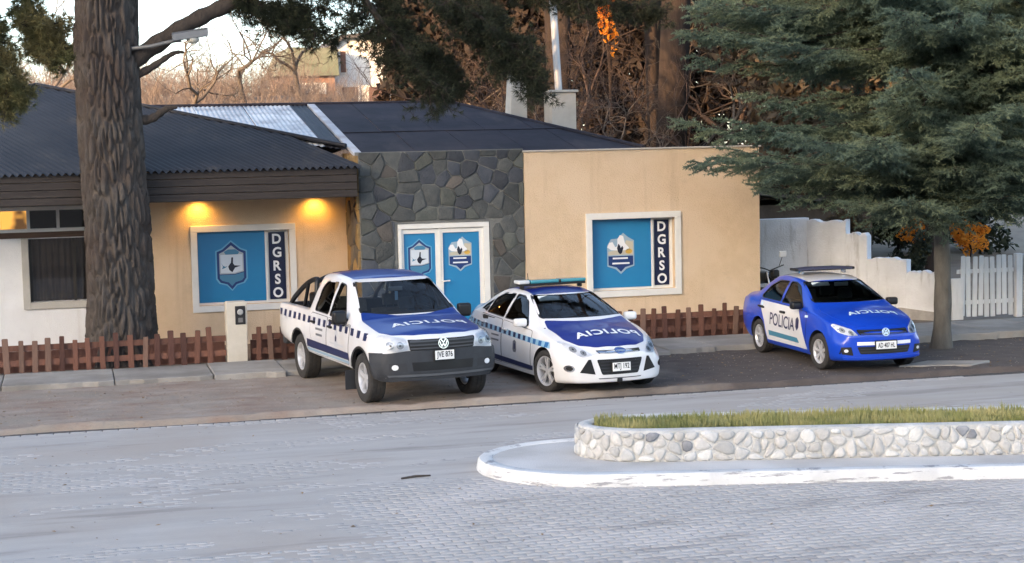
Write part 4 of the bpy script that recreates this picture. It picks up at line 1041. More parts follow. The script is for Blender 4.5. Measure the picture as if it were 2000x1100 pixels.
for i, (x, y, r_, sd, lab) in enumerate([(14.1, 47.2, .26, 51, 'dark upright trunk just right of the chimney flue'), (15.4, 52, .34, 52, 'dark upright trunk left of the orange crown'), (18.3, 51, .36, 53, 'dark upright trunk right of the thickest trunk'), (19.9, 46.5, .26, 54, 'dark upright trunk at the left fringe of the spruce')]):
    bare_tree('bare_tree', (x, y, -.2), 15, sd, r_, M_darkb, lab, 'upright dark trunks behind the office', twist=.05, depth=4, first=.8)
for i, (x, y, h_, sd, lab) in enumerate([(13.2, 48, 9.5, 11, 'reddish bare tree just right of the chimney flue'), (15.0, 50, 11, 12, 'tall reddish bare tree left of the thick dark trunk'), (18.6, 48, 10, 13, 'reddish bare tree between the thick dark trunk and the spruce'), (12.2, 44.5, 7.5, 14, 'small reddish bare tree right behind the chimney'), (20.8, 50, 10.5, 15, 'reddish bare tree half hidden by the spruce crown'), (14.3, 44.2, 7.2, 17, 'twiggy bare tree rising behind the main roof hip'), (17.6, 43.6, 7.0, 18, 'low bare tree behind the cream parapet')]):
    bare_tree('bare_tree', (x, y, -.2), h_, sd, .16, M_red if i % 3 != 2 else M_greyb, lab, 'bare trees behind the office', depth=7, twist=.26, nch=(2, 3))
for i, (x, y, h_, sd, lab) in enumerate([(4.0, 57, 6.2, 21, 'pale bare tree on the hillside right of the pine trunk'), (6.3, 60, 6.4, 22, 'pale bare tree on the hillside below the reddish house'), (8.4, 62, 5.6, 23, 'pale bare tree on the hillside left of the white house'), (-.6, 58, 7.2, 24, 'pale bare tree on the hillside left of the pine trunk'), (13.4, 55, 6.2, 25, 'bare tree in front of the white hillside house')]):
    bare_tree('bare_tree', (x, y, float(hill_h(np.array([x]), np.array([y]))[0]) - .2), h_, sd, .11, M_greyb, lab, 'bare trees on the hillside', depth=7, twist=.28, nch=(2, 3))

# brush covering the slope: one mass of bare shrubs
r3 = np.random.default_rng(9); S = []
for k in range(1100):
    x = r3.uniform(-9, 19); y = r3.uniform(46, 76); z = float(hill_h(np.array([x]), np.array([y]))[0]); hh = r3.uniform(1.2, 2.6)
    for s_ in range(9):
        d = np.array([r3.normal(0, .35), r3.normal(0, .35), 1.0]); p = np.array([x + r3.normal(0, .25), y + r3.normal(0, .25), z - .1]); l = hh * r3.uniform(.5, 1); rad = .016
        for q in range(4):
            d = d + r3.normal(0, .22, 3); d /= np.linalg.norm(d); e = p + d * l / 4; S.append([*p, *e, rad, rad * .7]); 
            for w_ in range(2):
                g_ = d + r3.normal(0, .6, 3); g_ /= np.linalg.norm(g_); S.append([*e, *(e + g_ * l * .22), rad * .6, rad * .3])
            p = e; rad *= .7
br = ob('brush', seg_mesh('brush', S), mat('brush_twigs', (.23, .185, .16), (.32, .265, .23), .5, .95, c3=(.19, .155, .135), scale3=.3)); tag(br, 'pinkish brown bare scrub covering the hillside', 'scrub', kind='stuff')

def leafy(name, base, rx, rz, zc, n, m, label, group, seed, leaf=.13, trunk_r=.12, lumps=26, cat='tree', tm=None):
    r = np.random.default_rng(seed); c = r.normal(0, 1, (lumps, 3)); c /= np.linalg.norm(c, axis=1)[:, None]; c *= r.uniform(.25, .95, (lumps, 1)); lr = r.uniform(.22, .42, lumps)
    k = r.integers(0, lumps, n); d = r.normal(0, 1, (n, 3)); d /= np.linalg.norm(d, axis=1)[:, None]
    P_ = (c[k] + d * lr[k][:, None] * r.uniform(.55, 1.05, (n, 1))) * np.array([rx, rx * .85, rz]) + np.array([0, 0, zc])
    a = r.normal(0, 1, (n, 3)); a /= np.linalg.norm(a, axis=1)[:, None]; b2 = np.cross(a, r.normal(0, 1, (n, 3))); b2 /= np.linalg.norm(b2, axis=1)[:, None]
    s_ = leaf * r.uniform(.6, 1.2, (n, 1)); V = np.stack([P_ - a * s_, P_ + b2 * s_ * .45, P_ + a * s_, P_ - b2 * s_ * .45], 1).reshape(-1, 3)
    t = empty(name, base, 0, label, cat, group); ob('crown', np_mesh('crown', V, np.arange(len(V)).reshape(-1, 4)), m, t)
    mb = MB(); mb.tube([(0, 0, -.2), (.05, 0, zc * .5), (0, .05, zc), (.03, 0, zc + rz * .5)], [trunk_r, trunk_r * .85, trunk_r * .6, trunk_r * .25], 8)
    for q in range(7):
        e = c[q] * np.array([rx, rx * .85, rz]) * .8 + np.array([0, 0, zc]); mb.tube([(0, 0, zc * .7), tuple(e * .5 + np.array([0, 0, zc * .4])), tuple(e)], [trunk_r * .4, trunk_r * .25, .015], 5)
    mb.build('trunk', tm or M_darkb, t, sm=50); return t
M_ever = mat('evergreen_leaf', (.018, .026, .014), (.034, .042, .022), 1.0, .7, trans=.15)
M_ever2 = mat('brown_foliage', (.060, .045, .028), (.095, .070, .042), 1.0, .8, trans=.25)
M_ever3 = mat('russet_foliage', (.026, .018, .015), (.046, .032, .026), .8, .85, trans=.2, c3=(.018, .015, .013), scale3=.5)
ev = [(19.8, 41.5, 2.6, 3.6, 4.4, 'dark evergreen tree behind the stepped white wall'), (23.4, 42.5, 2.8, 4.2, 5.2, 'dark evergreen tree above the wall end'), (27.4, 42.0, 2.9, 4.4, 5.0, 'dark evergreen tree behind the white picket fence'), (21.6, 46.5, 3.0, 4.6, 5.6, 'tall dark evergreen in the back row behind the spruce'), (26.0, 47.5, 3.0, 4.8, 5.8, 'tall dark evergreen in the back row at the right edge')]
for i, (x, y, rx, rz, zc, lab) in enumerate(ev):
    leafy('evergreen_tree', (x, y, -.1), rx, rz, zc + 1.0, 6500, M_ever if i % 3 else M_ever2, lab, 'dark evergreens behind the garden', 40 + i, leaf=.19, trunk_r=.17)
for i, (x, y, rx, rz, zc, lab) in enumerate([(12.6, 57, 2.2, 3.6, 5.4, 'brown thicket tree behind the two chimneys'), (15.4, 56, 2.4, 4.2, 5.6, 'brown thicket tree left of the thick dark trunk'), (18.6, 55, 2.5, 4.4, 5.4, 'brown thicket tree right of the thick dark trunk'), (21.8, 55, 2.6, 4.6, 5.6, 'brown thicket tree behind the upper left of the spruce'), (24.8, 54, 2.6, 4.6, 5.6, 'brown thicket tree behind the middle of the spruce')]):
    leafy('thicket_tree', (x, y, -.1), rx * 1.15, rz * 1.7, zc * 1.55, 15000, M_ever3, lab, 'brown thicket behind the bare trees', 90 + i, leaf=.24, trunk_r=.14, lumps=60)
M_ora = mat('sun_orange_leaf', (.80, .34, .04), (.62, .22, .03), 2, .7, trans=.5)  # orange of low sunlight put into the leaf colour itself
for i, (x, y, rx, rz, zc, lab) in enumerate([(24.9, 46.0, .75, .70, 1.1, 'glowing orange shrub seen through the spruce gap left of its trunk'), (26.9, 46.4, .7, .6, .75, 'glowing orange shrub above the white pickets'), (22.6, 46.0, .4, .5, 1.1, 'small orange shrub at the top step of the white wall')]):  # glowing orange here is low sunlight put into the leaf colour
    leafy('sun_orange_shrub', (x, y, -.1), rx, rz, zc, 900, M_ora, lab, 'sunlit autumn shrubs', 70 + i, leaf=.075, trunk_r=.03, lumps=12, cat='shrub')  # not autumn leaves: the orange leaf colour stands in for sun glints
leafy('sun_orange_tree', (16.3, 49.5, 0), .45, 1.5, 8.4, 600, M_ora, 'orange sunlit crown beside the thick dark trunk', None, 75, leaf=.12, trunk_r=.08, lumps=16)  # sunlit only by its orange leaf colour
for i, (x, lab) in enumerate([(20.6, 'dark hedge shrub behind the tall part of the white wall'), (23.2, 'dark hedge shrub behind the middle steps of the wall'), (25.8, 'dark hedge shrub behind the spruce trunk'), (28.4, 'dark hedge shrub behind the white pickets')]):
    leafy('hedge_shrub', (x, 49, -.2), 1.9, 1.6, 1.5, 3600, M_ever, lab, 'dark hedge behind the garden', 60 + i, leaf=.15, trunk_r=.05, lumps=22, cat='shrub')
leafy('wall_shrub', (17.55, 32.6, .1), .55, .55, 1.05, 2600, M_ever, 'dark bushy shrub behind the low end of the white wall', None, 81, leaf=.07, trunk_r=.03, lumps=16, cat='shrub')
leafy('wall_shrub', (16.5, 33.4, .1), .7, .5, 1.75, 2600, M_ever2, 'brown dry shrub above the steps of the white wall', None, 82, leaf=.07, trunk_r=.03, lumps=16, cat='shrub')

# dark shed behind the garden wall
sh = empty('shed', (0, 0, 0), 0, 'dark shed roof showing between the cream wall and the spruce', 'shed')
mb = MB(); mb.box(14.6, 18.4, 36.2, 39.5, -.1, 2.3); mb.build('wall', mat('shed_board', (.07, .055, .045), (.10, .08, .065), 4, .9, .4, 20), sh)
mb = MB(); mb.prism([(14.2, 2.78), (14.2, 2.70), (18.8, 2.15), (18.8, 2.25)], 35.8, 39.8, 'xz'); mb.build('roof', mat('shed_roof', (.05, .045, .042), (.09, .08, .075), 4, .8, .5, 20), sh)

# far houses on the hill
def window(x0, x1, z0, z1, Y, parent, m): 
    mb = MB(); mb.box(x0, x1, Y - .06, Y + .1, z0, z1); w = mb.build('window', M_frame, parent)
    mb = MB(); mb.box(x0 + .08, x1 - .08, Y - .08, Y + .02, z0 + .08, z1 - .08); mb.build('pane', m, w)
hs = empty('hillside_house', (0, 0, 0), 0, 'white two-storey house with dark gable roof far behind on the hill', 'house')
mb = MB(); mb.prism([(12.45, 4.2), (16.6, 4.2), (16.6, 7.0), (14.1, 8.75), (12.75, 8.65), (12.45, 8.3)], 75, 80, 'xz'); mb.build('wall', mat('house_white', (.80, .80, .78), (.74, .74, .72), 1, .9), hs)
mb = MB(); mb.prism([(12.2, 8.35), (12.8, 8.85), (14.1, 8.95), (16.9, 7.05), (16.9, 6.9), (14.1, 8.75), (12.85, 8.68), (12.3, 8.25)], 74.7, 80.3, 'xz'); mb.build('roof', mat('house_roof', (.10, .10, .11), (.15, .15, .16), 2, .8), hs)
M_bw = mat('brown_shutter', (.20, .10, .075), None, rough=.6)
for a in [(12.65, 13.05, 7.1, 8.2), (12.6, 13.55, 5.2, 6.6), (13.9, 14.9, 5.2, 6.6)]: window(*a, 75, hs, M_bw)
hs.location = (-.7, 0, 0)
h2 = empty('hillside_house', (0, 0, 0), 0, 'low reddish house with greenish roof left of the white hillside house', 'house')
mb = MB(); mb.box(9.9, 12.2, 74, 79, 4.2, 7.0); mb.build('wall', mat('house_red', (.30, .17, .13), (.36, .22, .17), 1.5, .9), h2)
mb = MB(); mb.prism([(9.6, 7.0), (12.35, 7.0), (12.3, 8.2), (10.2, 8.25)], 73.7, 79.3, 'xz'); mb.build('roof', mat('house_green', (.13, .16, .12), (.17, .19, .15), 1.5, .8), h2)
window(10.4, 11.8, 6.2, 6.7, 74, h2, M_frame); h2.location = (-.6, 0, 0)

# ================================================================ VEHICLES
def pchip(pts):
    P = np.array(sorted(pts), float); x, y = P[:, 0], P[:, 1]; h = np.diff(x); dl_ = np.diff(y) / h; n = len(x); d = np.zeros(n)
    for i in range(1, n - 1):
        if dl_[i - 1] * dl_[i] > 0:
            w1 = 2 * h[i] + h[i - 1]; w2 = h[i] + 2 * h[i - 1]; d[i] = (w1 + w2) / (w1 / dl_[i - 1] + w2 / dl_[i])
    d[0] = dl_[0]; d[-1] = dl_[-1]
    def f(q):
        q = np.clip(q, x[0], x[-1]); i = int(np.clip(np.searchsorted(x, q) - 1, 0, n - 2)); t = (q - x[i]) / h[i]
        return (1 + 2 * t) * (1 - t) ** 2 * y[i] + t * (1 - t) ** 2 * h[i] * d[i] + t * t * (3 - 2 * t) * y[i + 1] + t * t * (t - 1) * h[i] * d[i + 1]
    return f
def chaikin(p):
    o = [p[0]]
    for i in range(len(p) - 1):
        a, b_ = p[i], p[i + 1]; o.append((a[0] * .75 + b_[0] * .25, a[1] * .75 + b_[1] * .25)); o.append((a[0] * .25 + b_[0] * .75, a[1] * .25 + b_[1] * .75))
    o.append(p[-1]); return o
def car_section(S, x, ins=0.0):
    hw, ws, wt, zb, zs, zt, cr = (S[k](x) for k in ('hw', 'ws', 'wt', 'zb', 'zs', 'zt', 'cr'))
    hw -= ins; ws -= ins; wt -= ins; zt -= ins * .8
    zs = min(zs, zt - cr - .012); zE = zt - cr
    L_ = lambda a, b_, t: a + (b_ - a) * t
    p = [(0, zb), (hw * .55, zb), (hw - .10, zb), (hw - .03, zb + .035), (hw - .006, L_(zb, zs, .25)), (hw, L_(zb, zs, .5)), (hw - .012, L_(zb, zs, .72)), (ws + .018, zs - .04), (ws + .002, zs - .004),
         (L_(ws, wt, .06), L_(zs, zE, .08)), (L_(ws, wt, .46) + .012 * min(1, (zE - zs) / .3), L_(zs, zE, .5)), (L_(ws, wt, .88), L_(zs, zE, .90)), (wt - .03, zE + .004)]
    for f in (.8, .55, .28, 0): p.append((wt * f, zE + cr * (1 - f * f)))
    return chaikin(p)
def car_body(S, x0, x1, ins=0.0, step=.055, zmin=None):
    brk = sorted(set([x0, x1] + [b_ for b_ in S['breaks'] if x0 < b_ < x1])); xs = []
    for a, b_ in zip(brk[:-1], brk[1:]):
        n = max(1, int(math.ceil((b_ - a) / step))); xs += list(np.linspace(a, b_, n, endpoint=False))
    xs.append(brk[-1]); rows = []
    def bow(x, v, z, W): 
        q = min(1.0, abs(v) / W); return x + S['bow'](x) * (1 - q ** 2.2)
    W = S['W']
    def full(x, sc=1.0, zc=None, xo=0.0):
        h_ = car_section(S, x, ins)
        if zmin is not None: h_ = [(v, max(z, zmin)) for v, z in h_]
        ring = [(v, z) for v, z in h_] + [(-v, z) for v, z in reversed(h_[1:-1])]
        if sc != 1.0: ring = [(v * sc, zc + (z - zc) * sc) for v, z in ring]
        return [(bow(x, v, z, W) + xo, v, z) for v, z in ring]
    zc0 = (S['zb'](x0) + S['zt'](x0)) / 2; zc1 = (S['zb'](x1) + S['zt'](x1)) / 2
    capr = S.get('round', .03) if ins == 0 else 0.0
    for sc, xo in ((.45, -capr), (.80, -capr * .95), (.93, -capr * .75), (.98, -capr * .4)): rows.append(full(x0, sc, zc0, xo))
    for x in xs: rows.append(full(x))
    for sc, xo in ((.98, capr * .4), (.93, capr * .75), (.80, capr * .95), (.45, capr)): rows.append(full(x1, sc, zc1, xo))
    n = len(rows[0]); V = [p for r_ in rows for p in r_]; F = []
    for i in range(len(rows) - 1):
        for k in range(n): F.append((i * n + k, i * n + (k + 1) % n, (i + 1) * n + (k + 1) % n, (i + 1) * n + k))
    a0 = len(V); V.append((bow(x0, 0, 0, W) - capr, 0, zc0)); V.append((bow(x1, 0, 0, W) + capr, 0, zc1)); e = (len(rows) - 1) * n
    for k in range(n): F.append((k, a0, (k + 1) % n)); F.append((e + k, e + (k + 1) % n, a0 + 1))
    bm = bmesh.new(); vs = [bm.verts.new(p) for p in V]
    for f in F:
        try: bm.faces.new([vs[i] for i in f])
        except ValueError: pass
    bmesh.ops.remove_doubles(bm, verts=bm.verts, dist=.0008); bmesh.ops.recalc_face_normals(bm, faces=bm.faces)
    return bm
def bm_obj(bm, name='tmp'):
    me = bpy.data.meshes.new(name); bm.to_mesh(me); bm.free(); return me
def boolean(me, cut):
    a = bpy.data.objects.new('a', me); b_ = bpy.data.objects.new('b', cut); COL.objects.link(a); COL.objects.link(b_)
    md = a.modifiers.new('x', 'BOOLEAN'); md.operation = 'DIFFERENCE'; md.solver = 'EXACT'; md.object = b_; md.use_self = False
    dg = bpy.context.evaluated_depsgraph_get(); dg.update(); out = bpy.data.meshes.new_from_object(a.evaluated_get(dg))
    bpy.data.objects.remove(a); bpy.data.objects.remove(b_); return out
AXES = {'side': ((0, 2), 1), 'front': ((1, 2), 0), 'top': ((0, 1), 2)}
class Car:
    def __init__(s, name, S, loc, rz, label):
        s.root = empty(name, loc, rz, label, 'police car' if 'pickup' not in name else 'pickup truck')
        s.S = S; bm = car_body(S, S['x0'], S['x1']); s.bvh = BVHTree.FromBMesh(bm); s.me = bm_obj(bm, 'body')
    def hit(s, kind, a, b_, sgn):
        if kind == 'side': o = Vector((a, -3 * sgn, b_)); d = Vector((0, 1 * sgn, 0))      # sgn 1: right side (-y)
        elif kind == 'front': o = Vector((4, a, b_)); d = Vector((-1, 0, 0))
        elif kind == 'rear': o = Vector((-9, a, b_)); d = Vector((1, 0, 0))
        else: o = Vector((a, b_, 4)); d = Vector((0, 0, -1))
        p, n, i, t = s.bvh.ray_cast(o, d)
        if p is None or (n is not None and n.dot(d) > -.02 and False):
            p, n, i, t = s.bvh.find_nearest(o + d * 3)
        return p, (n if n.dot(d) < 0 else -n), d
    def shell(s, name, kind, poly, off, m, parent=None, sgn=1, res=.06, thick=0.0, sm=35, edge=False):
        """a panel cut to an outline and laid on the body surface"""
        bm = bmesh.new(); vs = [bm.verts.new((a, b_, 0)) for a, b_ in poly]
        try: bm.faces.new(vs)
        except ValueError: return None
        lo = [min(p[i] for p in poly) for i in (0, 1)]; hi = [max(p[i] for p in poly) for i in (0, 1)]
        for i in (0, 1):
            q = lo[i] + res
            while q < hi[i] - res * .3:
                co = Vector((0, 0, 0)); co[i] = q; no = Vector((0, 0, 0)); no[i] = 1
                bmesh.ops.bisect_plane(bm, geom=bm.verts[:] + bm.edges[:] + bm.faces[:], plane_co=co, plane_no=no); q += res
        bmesh.ops.triangulate(bm, faces=bm.faces)
        info = []
        for v in bm.verts:
            p, n, d = s.hit(kind, v.co.x, v.co.y, sgn); info.append((p, n))
        for v, (p, n) in zip(bm.verts, info): v.co = p + n * off
        bmesh.ops.recalc_face_normals(bm, faces=bm.faces)
        f0 = max(bm.faces, key=lambda f: f.calc_area())
        ref = Vector((0, -1, 0)) * sgn if kind == 'side' else (Vector((1, 0, 0)) if kind == 'front' else (Vector((-1, 0, 0)) if kind == 'rear' else Vector((0, 0, 1))))
        if f0.normal.dot(ref) < 0: bmesh.ops.reverse_faces(bm, faces=bm.faces)
        if thick:
            r_ = bmesh.ops.extrude_face_region(bm, geom=bm.faces[:]); nv = [g_ for g_ in r_['geom'] if isinstance(g_, bmesh.types.BMVert)]
            bm.normal_update()
            kd = {v: v.co.copy() for v in nv}
            for v in nv:
                p, n, i, t = s.bvh.find_nearest(v.co); v.co = v.co - (n if n is not None else ref) * thick
            bmesh.ops.recalc_face_normals(bm, faces=bm.faces)
        me = bm_obj(bm, name); smooth(me, sm); return ob(name, me, m, parent or s.root)
    def both(s, name, poly, off, m, parent=None, **k):
        return [s.shell(name, 'side', poly, off, m, parent, sgn=g_, **k) for g_ in (1, -1)]
    def text(s, name, kind, txt, c, size, off, m, parent=None, bold=0.0, sx=1.0, mirror=False, slope=0.0, gap=1.0):
        V, F = text_geo(txt, size, bold, sx, gap); P_ = []
        for a, b_ in V:
            if kind == 'side': q = (c[0] + a, c[1] + b_ + a * slope)
            elif kind == 'top': q = (c[0] - b_, c[1] + (-a if mirror else a))
            else: q = (c[0] + a, c[1] + b_)
            p, n, d = s.hit(kind, q[0], q[1], 1); P_.append(p + n * off)
        mb = MB(); mb.add(P_, F); return mb.build(name, m, parent or s.root)
    def finish_body(s, m, cuts):
        me = s.me
        for c in cuts: me = boolean(me, c)
        smooth(me, 32); me.materials.clear(); me.materials.append(m); me.materials.append(mat('cabin_dark', (.022, .022, .024), None, rough=.85))
        for pl in me.polygons:      # wheel housings, cabin lining and bed liner are dark
            p, n, i, t = s.bvh.find_nearest(pl.center)
            pl.material_index = 1 if (t is not None and t > .016) else 0
        me.name = "body"; s.body = ob('body', me, None, s.root); return s.body
def prism_me(poly, a, b_, plane):
    mb = MB(); mb.prism(poly, a, b_, plane); return mb.mesh('cut')
def wells(S, R_, yin):
    mb = MB()
    for x in (0, -S['wb']):
        for sg in (1, -1):
            n = 40; prof = [(0.0001, yin * sg), (R_, yin * sg), (R_, 1.3 * sg), (0.0001, 1.3 * sg)]; 
            pts = [(x + R_ * math.cos(2 * math.pi * k / n), S['R'] + R_ * math.sin(2 * math.pi * k / n)) for k in range(n)]
            mb.prism(pts, yin * sg, 1.3 * sg, 'xz')
    return mb.mesh('cut')
def round_poly(poly, r_, n=4):
    """round the corners of an outline"""
    o = []; m_ = len(poly)
    for i in range(m_):
        p0, p, p1 = (np.array(poly[(i + k) % m_], float) for k in (-1, 0, 1))
        a = p0 - p; b_ = p1 - p; la = np.linalg.norm(a); lb = np.linalg.norm(b_); q = min(r_, la * .45, lb * .45); s_ = p + a / la * q; e = p + b_ / lb * q
        for k in range(n + 1):
            t = k / n; o.append(tuple((1 - t) ** 2 * s_ + 2 * t * (1 - t) * p + t * t * e))
    return o

M_tyre = mat('tyre_rubber', (.028, .027, .026), (.045, .042, .040), 12, .85, .3, 60)
M_rim = mat('rim_alloy', (.62, .63, .65), (.54, .55, .57), 6, .35, metal=.4)
M_hubd = mat('hub_dark', (.025, .025, .027), None, rough=.6)
M_plast = mat('dark_plastic', (.028, .031, .037), (.036, .040, .047), 5, .55, .25, 120, spec=.4)
M_black = mat('black_trim', (.010, .010, .011), None, rough=.4)
M_wpaint = mat('white_paint', (.76, .77, .79), (.73, .74, .755), 1.2, .3, coat=1.0, c3=(.68, .67, .66), scale3=1.6)
M_bpaint = mat('police_blue_paint', (.005, .036, .22), (.005, .032, .20), 1.5, .35, coat=.3, spec=.3)
M_bpaint2 = mat('police_indigo_paint', (.008, .022, .19), (.008, .019, .17), 1.5, .35, coat=.3, spec=.3)
M_vivid = mat('vivid_blue_paint', (.003, .058, .50), (.003, .052, .46), 1.5, .3, coat=.5, spec=.35)
M_chrome = mat('chrome', (.72, .73, .75), None, rough=.12, metal=1.0)
M_refl = mat('reflector_pale', (.50, .52, .54), None, rough=.25, metal=.5)
M_lampw = mat('headlight_bowl', (.86, .88, .90), (.70, .71, .73), 9, .2, metal=.1, spec=.6)
M_lens = glass_mat('lens_glass', (.92, .94, .96), 1.45)
M_glass = glass_mat('car_glass', (.66, .70, .70), 1.52)
M_glassd = glass_mat('car_glass_dark', (.22, .24, .24), 1.52)
M_seat = mat('seat_cloth', (.060, .062, .066), (.085, .087, .092), 10, .95)
M_lining = mat('roof_lining', (.28, .28, .27), None, rough=.95)
M_plate = mat('plate_white', (.78, .78, .76), None, rough=.4)
M_dnavy = mat('decal_navy', (.008, .016, .075), None, rough=.35)
M_dcyan = mat('decal_cyan', (.10, .38, .62), None, rough=.35)
M_dteal = mat('decal_teal', (.05, .22, .32), None, rough=.35)
M_dgrey = mat('decal_grey', (.16, .17, .19), None, rough=.4)
M_dwhite = mat('decal_white', (.80, .82, .84), None, rough=.35)
M_amber = mat('amber_lens', (.6, .2, .03), None, rough=.2)
M_taill = mat('tail_red', (.30, .015, .012), None, rough=.15)

def wheel(car, x, sg, R_, wd, rr, spokes, track, steer=0.0, swidth=.055, split=False):
    w = MB(); w.lathe([(.001, .05), (rr * .6, .05), (rr * .62, -.02), (.001, -.02)], 20, 'y')
    h = w.build('wheel', M_hubd, car.root, sm=40); h.location = (x, -sg * track, R_); h.rotation_euler = (0, 0, steer + (math.pi if sg < 0 else 0))
    # local -y is the outer face
    hw_ = wd / 2; mb = MB()
    mb.lathe([(rr, hw_ * .8), (rr + .02, hw_ * .95), (R_ * .86, hw_), (R_ * .955, hw_ * .93), (R_, hw_ * .72), (R_, hw_ * .30), (R_ - .006, hw_ * .28), (R_ - .006, hw_ * .20), (R_, hw_ * .18), (R_, -hw_ * .18), (R_ - .006, -hw_ * .20), (R_ - .006, -hw_ * .28), (R_, -hw_ * .30), (R_, -hw_ * .72), (R_ * .955, -hw_ * .93), (R_ * .86, -hw_), (rr + .02, -hw_ * .95), (rr, -hw_ * .8)], 44, 'y')
    mb.build('tyre', M_tyre, h, sm=30)
    mb = MB(); mb.lathe([(rr + .004, hw_ * .8), (rr - .02, hw_ * .7), (rr - .022, -hw_ * .55), (rr - .006, -hw_ * .82), (rr + .008, -hw_ * .86), (rr + .01, -hw_ * .80)], 36, 'y')
    mb.lathe([(.001, -hw_ * .62), (rr * .20, -hw_ * .60), (rr * .25, -hw_ * .45), (rr * .25, hw_ * .1)], 20, 'y')
    for k in range(spokes):
        a0 = 2 * math.pi * k / spokes + .3
        for da in ((-.17, .17) if split else (0,)):
            a = a0 + da; ca, sa = math.cos(a0 + da * .25), math.sin(a0 + da * .25); ca2, sa2 = math.cos(a), math.sin(a)
            r0_, r1_ = rr * .18, rr - .008; w0, w1 = swidth * .8, swidth * 1.0
            if split: w0, w1 = swidth * .6, swidth * .55
            V = []
            for (rad_, wd_, y_, cc, s2) in ((r0_, w0, -hw_ * .56, ca, sa), (r1_, w1, -hw_ * .70, ca2, sa2)):
                for yo in (0, .03):
                    for sd in (-1, 1): V.append((rad_ * cc - sd * wd_ / 2 * s2, y_ + yo, rad_ * s2 + sd * wd_ / 2 * cc))
            mb.add(V, [(0, 1, 5, 4), (2, 6, 7, 3), (0, 4, 6, 2), (1, 3, 7, 5), (4, 5, 7, 6)])
    mb.build('rim', M_rim, h, sm=30)
def arch_trim(car, x, sg, R_, y, m, wdt=.035):
    pass
def interior(car, x_dash, xs_seat, zf, hw_, wheel_side=1, zs=1.0):
    """dashboard, seats with head rests, steering wheel, mirror"""
    mb = MB(); mb.prism([(x_dash + .42, zs + .02), (x_dash + .40, zs - .3), (x_dash - .12, zs - .34), (x_dash - .14, zs - .08), (x_dash, zs + .015)], -hw_ + .04, hw_ - .04, 'xz'); mb.build('dashboard', M_seat, car.root, bevel=.02)
    mb = MB(); mb.box(x_dash - 2.0, x_dash + .2, -hw_ + .04, hw_ - .04, zf - .03, zf + .02); mb.build('cabin_floor', M_seat, car.root)
    for i, xs in enumerate(xs_seat):
        for sy in (-1, 1):
            y = sy * hw_ * .47; mb = MB(); w = hw_ * .36
            mb.box(xs - .05, xs + .48, y - w, y + w, zf + .12, zf + .30); mb.prism([(xs - .02, zf + .22), (xs + .10, zf + .22), (xs - .08, zs + .04), (xs - .18, zs + .04)], y - w, y + w, 'xz'); mb.prism([(xs - .10, zs + .09), (xs - .03, zs + .09), (xs - .07, zs + .27), (xs - .14, zs + .27)], y - .13, y + .13, 'xz'); mb.tube([(xs - .11, y - .06, zs), (xs - .10, y - .06, zs + .12)], .008, 5); mb.tube([(xs - .11, y + .06, zs), (xs - .10, y + .06, zs + .12)], .008, 5)
            mb.build('seat', M_seat, car.root, bevel=.03, sm=40)
    n = 24; c = Vector((x_dash - .26, wheel_side * hw_ * .47, zs - .06)); pts = []
    for k in range(n + 1):
        a = 2 * math.pi * k / n; pts.append(c + Vector((.19 * math.sin(a) * .38, .19 * math.cos(a), .19 * math.sin(a) * .92)))
    mb = MB(); mb.tube(pts, .014, 6, cap=False); mb.tube([c + Vector((.0, -.17, 0)), c, c + Vector((0, .17, 0))], .016, 6); mb.tube([c, c + Vector((.30, 0, -.12))], .025, 6); mb.build('steering_wheel', M_black, car.root, sm=50)
def plate(car, x, z, w, hgt, txt, dark=True, tilt=0.0):
    mb = MB(); mb.box(-.008, .006, -w / 2 - .018, w / 2 + .018, -hgt / 2 - .018, hgt / 2 + .018); h = mb.build('licence_plate', M_black, car.root, bevel=.004, seg=1); h.location = (x, 0, z); h.rotation_euler = (0, tilt, 0)
    mb = MB(); mb.box(.004, .012, -w / 2, w / 2, -hgt / 2, hgt / 2); mb.build('plate_face', M_plate, h, bevel=.003, seg=1)
    V, F = text_geo(txt, hgt * .86, .002, .78); k = (w * .84) / (V[:, 0].max() - V[:, 0].min()); k = min(k, 1.25)
    mb = MB(); mb.add([(.0145, a * k, b_) for a, b_ in V], F); mb.build('plate_number', M_black, h)
def rounded(name, c, sz, m, parent, bev=.03, rot=(0, 0, 0), taper=1.0):
    mb = MB(); a, b_, d_ = sz[0] / 2, sz[1] / 2, sz[2] / 2
    mb.add([(-a * taper, -b_ * taper, -d_), (a * taper, -b_ * taper, -d_), (-a * taper, b_ * taper, -d_), (a * taper, b_ * taper, -d_), (-a, -b_, d_), (a, -b_, d_), (-a, b_, d_), (a, b_, d_)], [(0, 2, 3, 1), (4, 5, 7, 6), (0, 1, 5, 4), (2, 6, 7, 3), (0, 4, 6, 2), (1, 3, 7, 5)])
    o = mb.build(name, m, parent, bevel=bev, seg=4, sm=60); o.location = c; o.rotation_euler = rot; return o
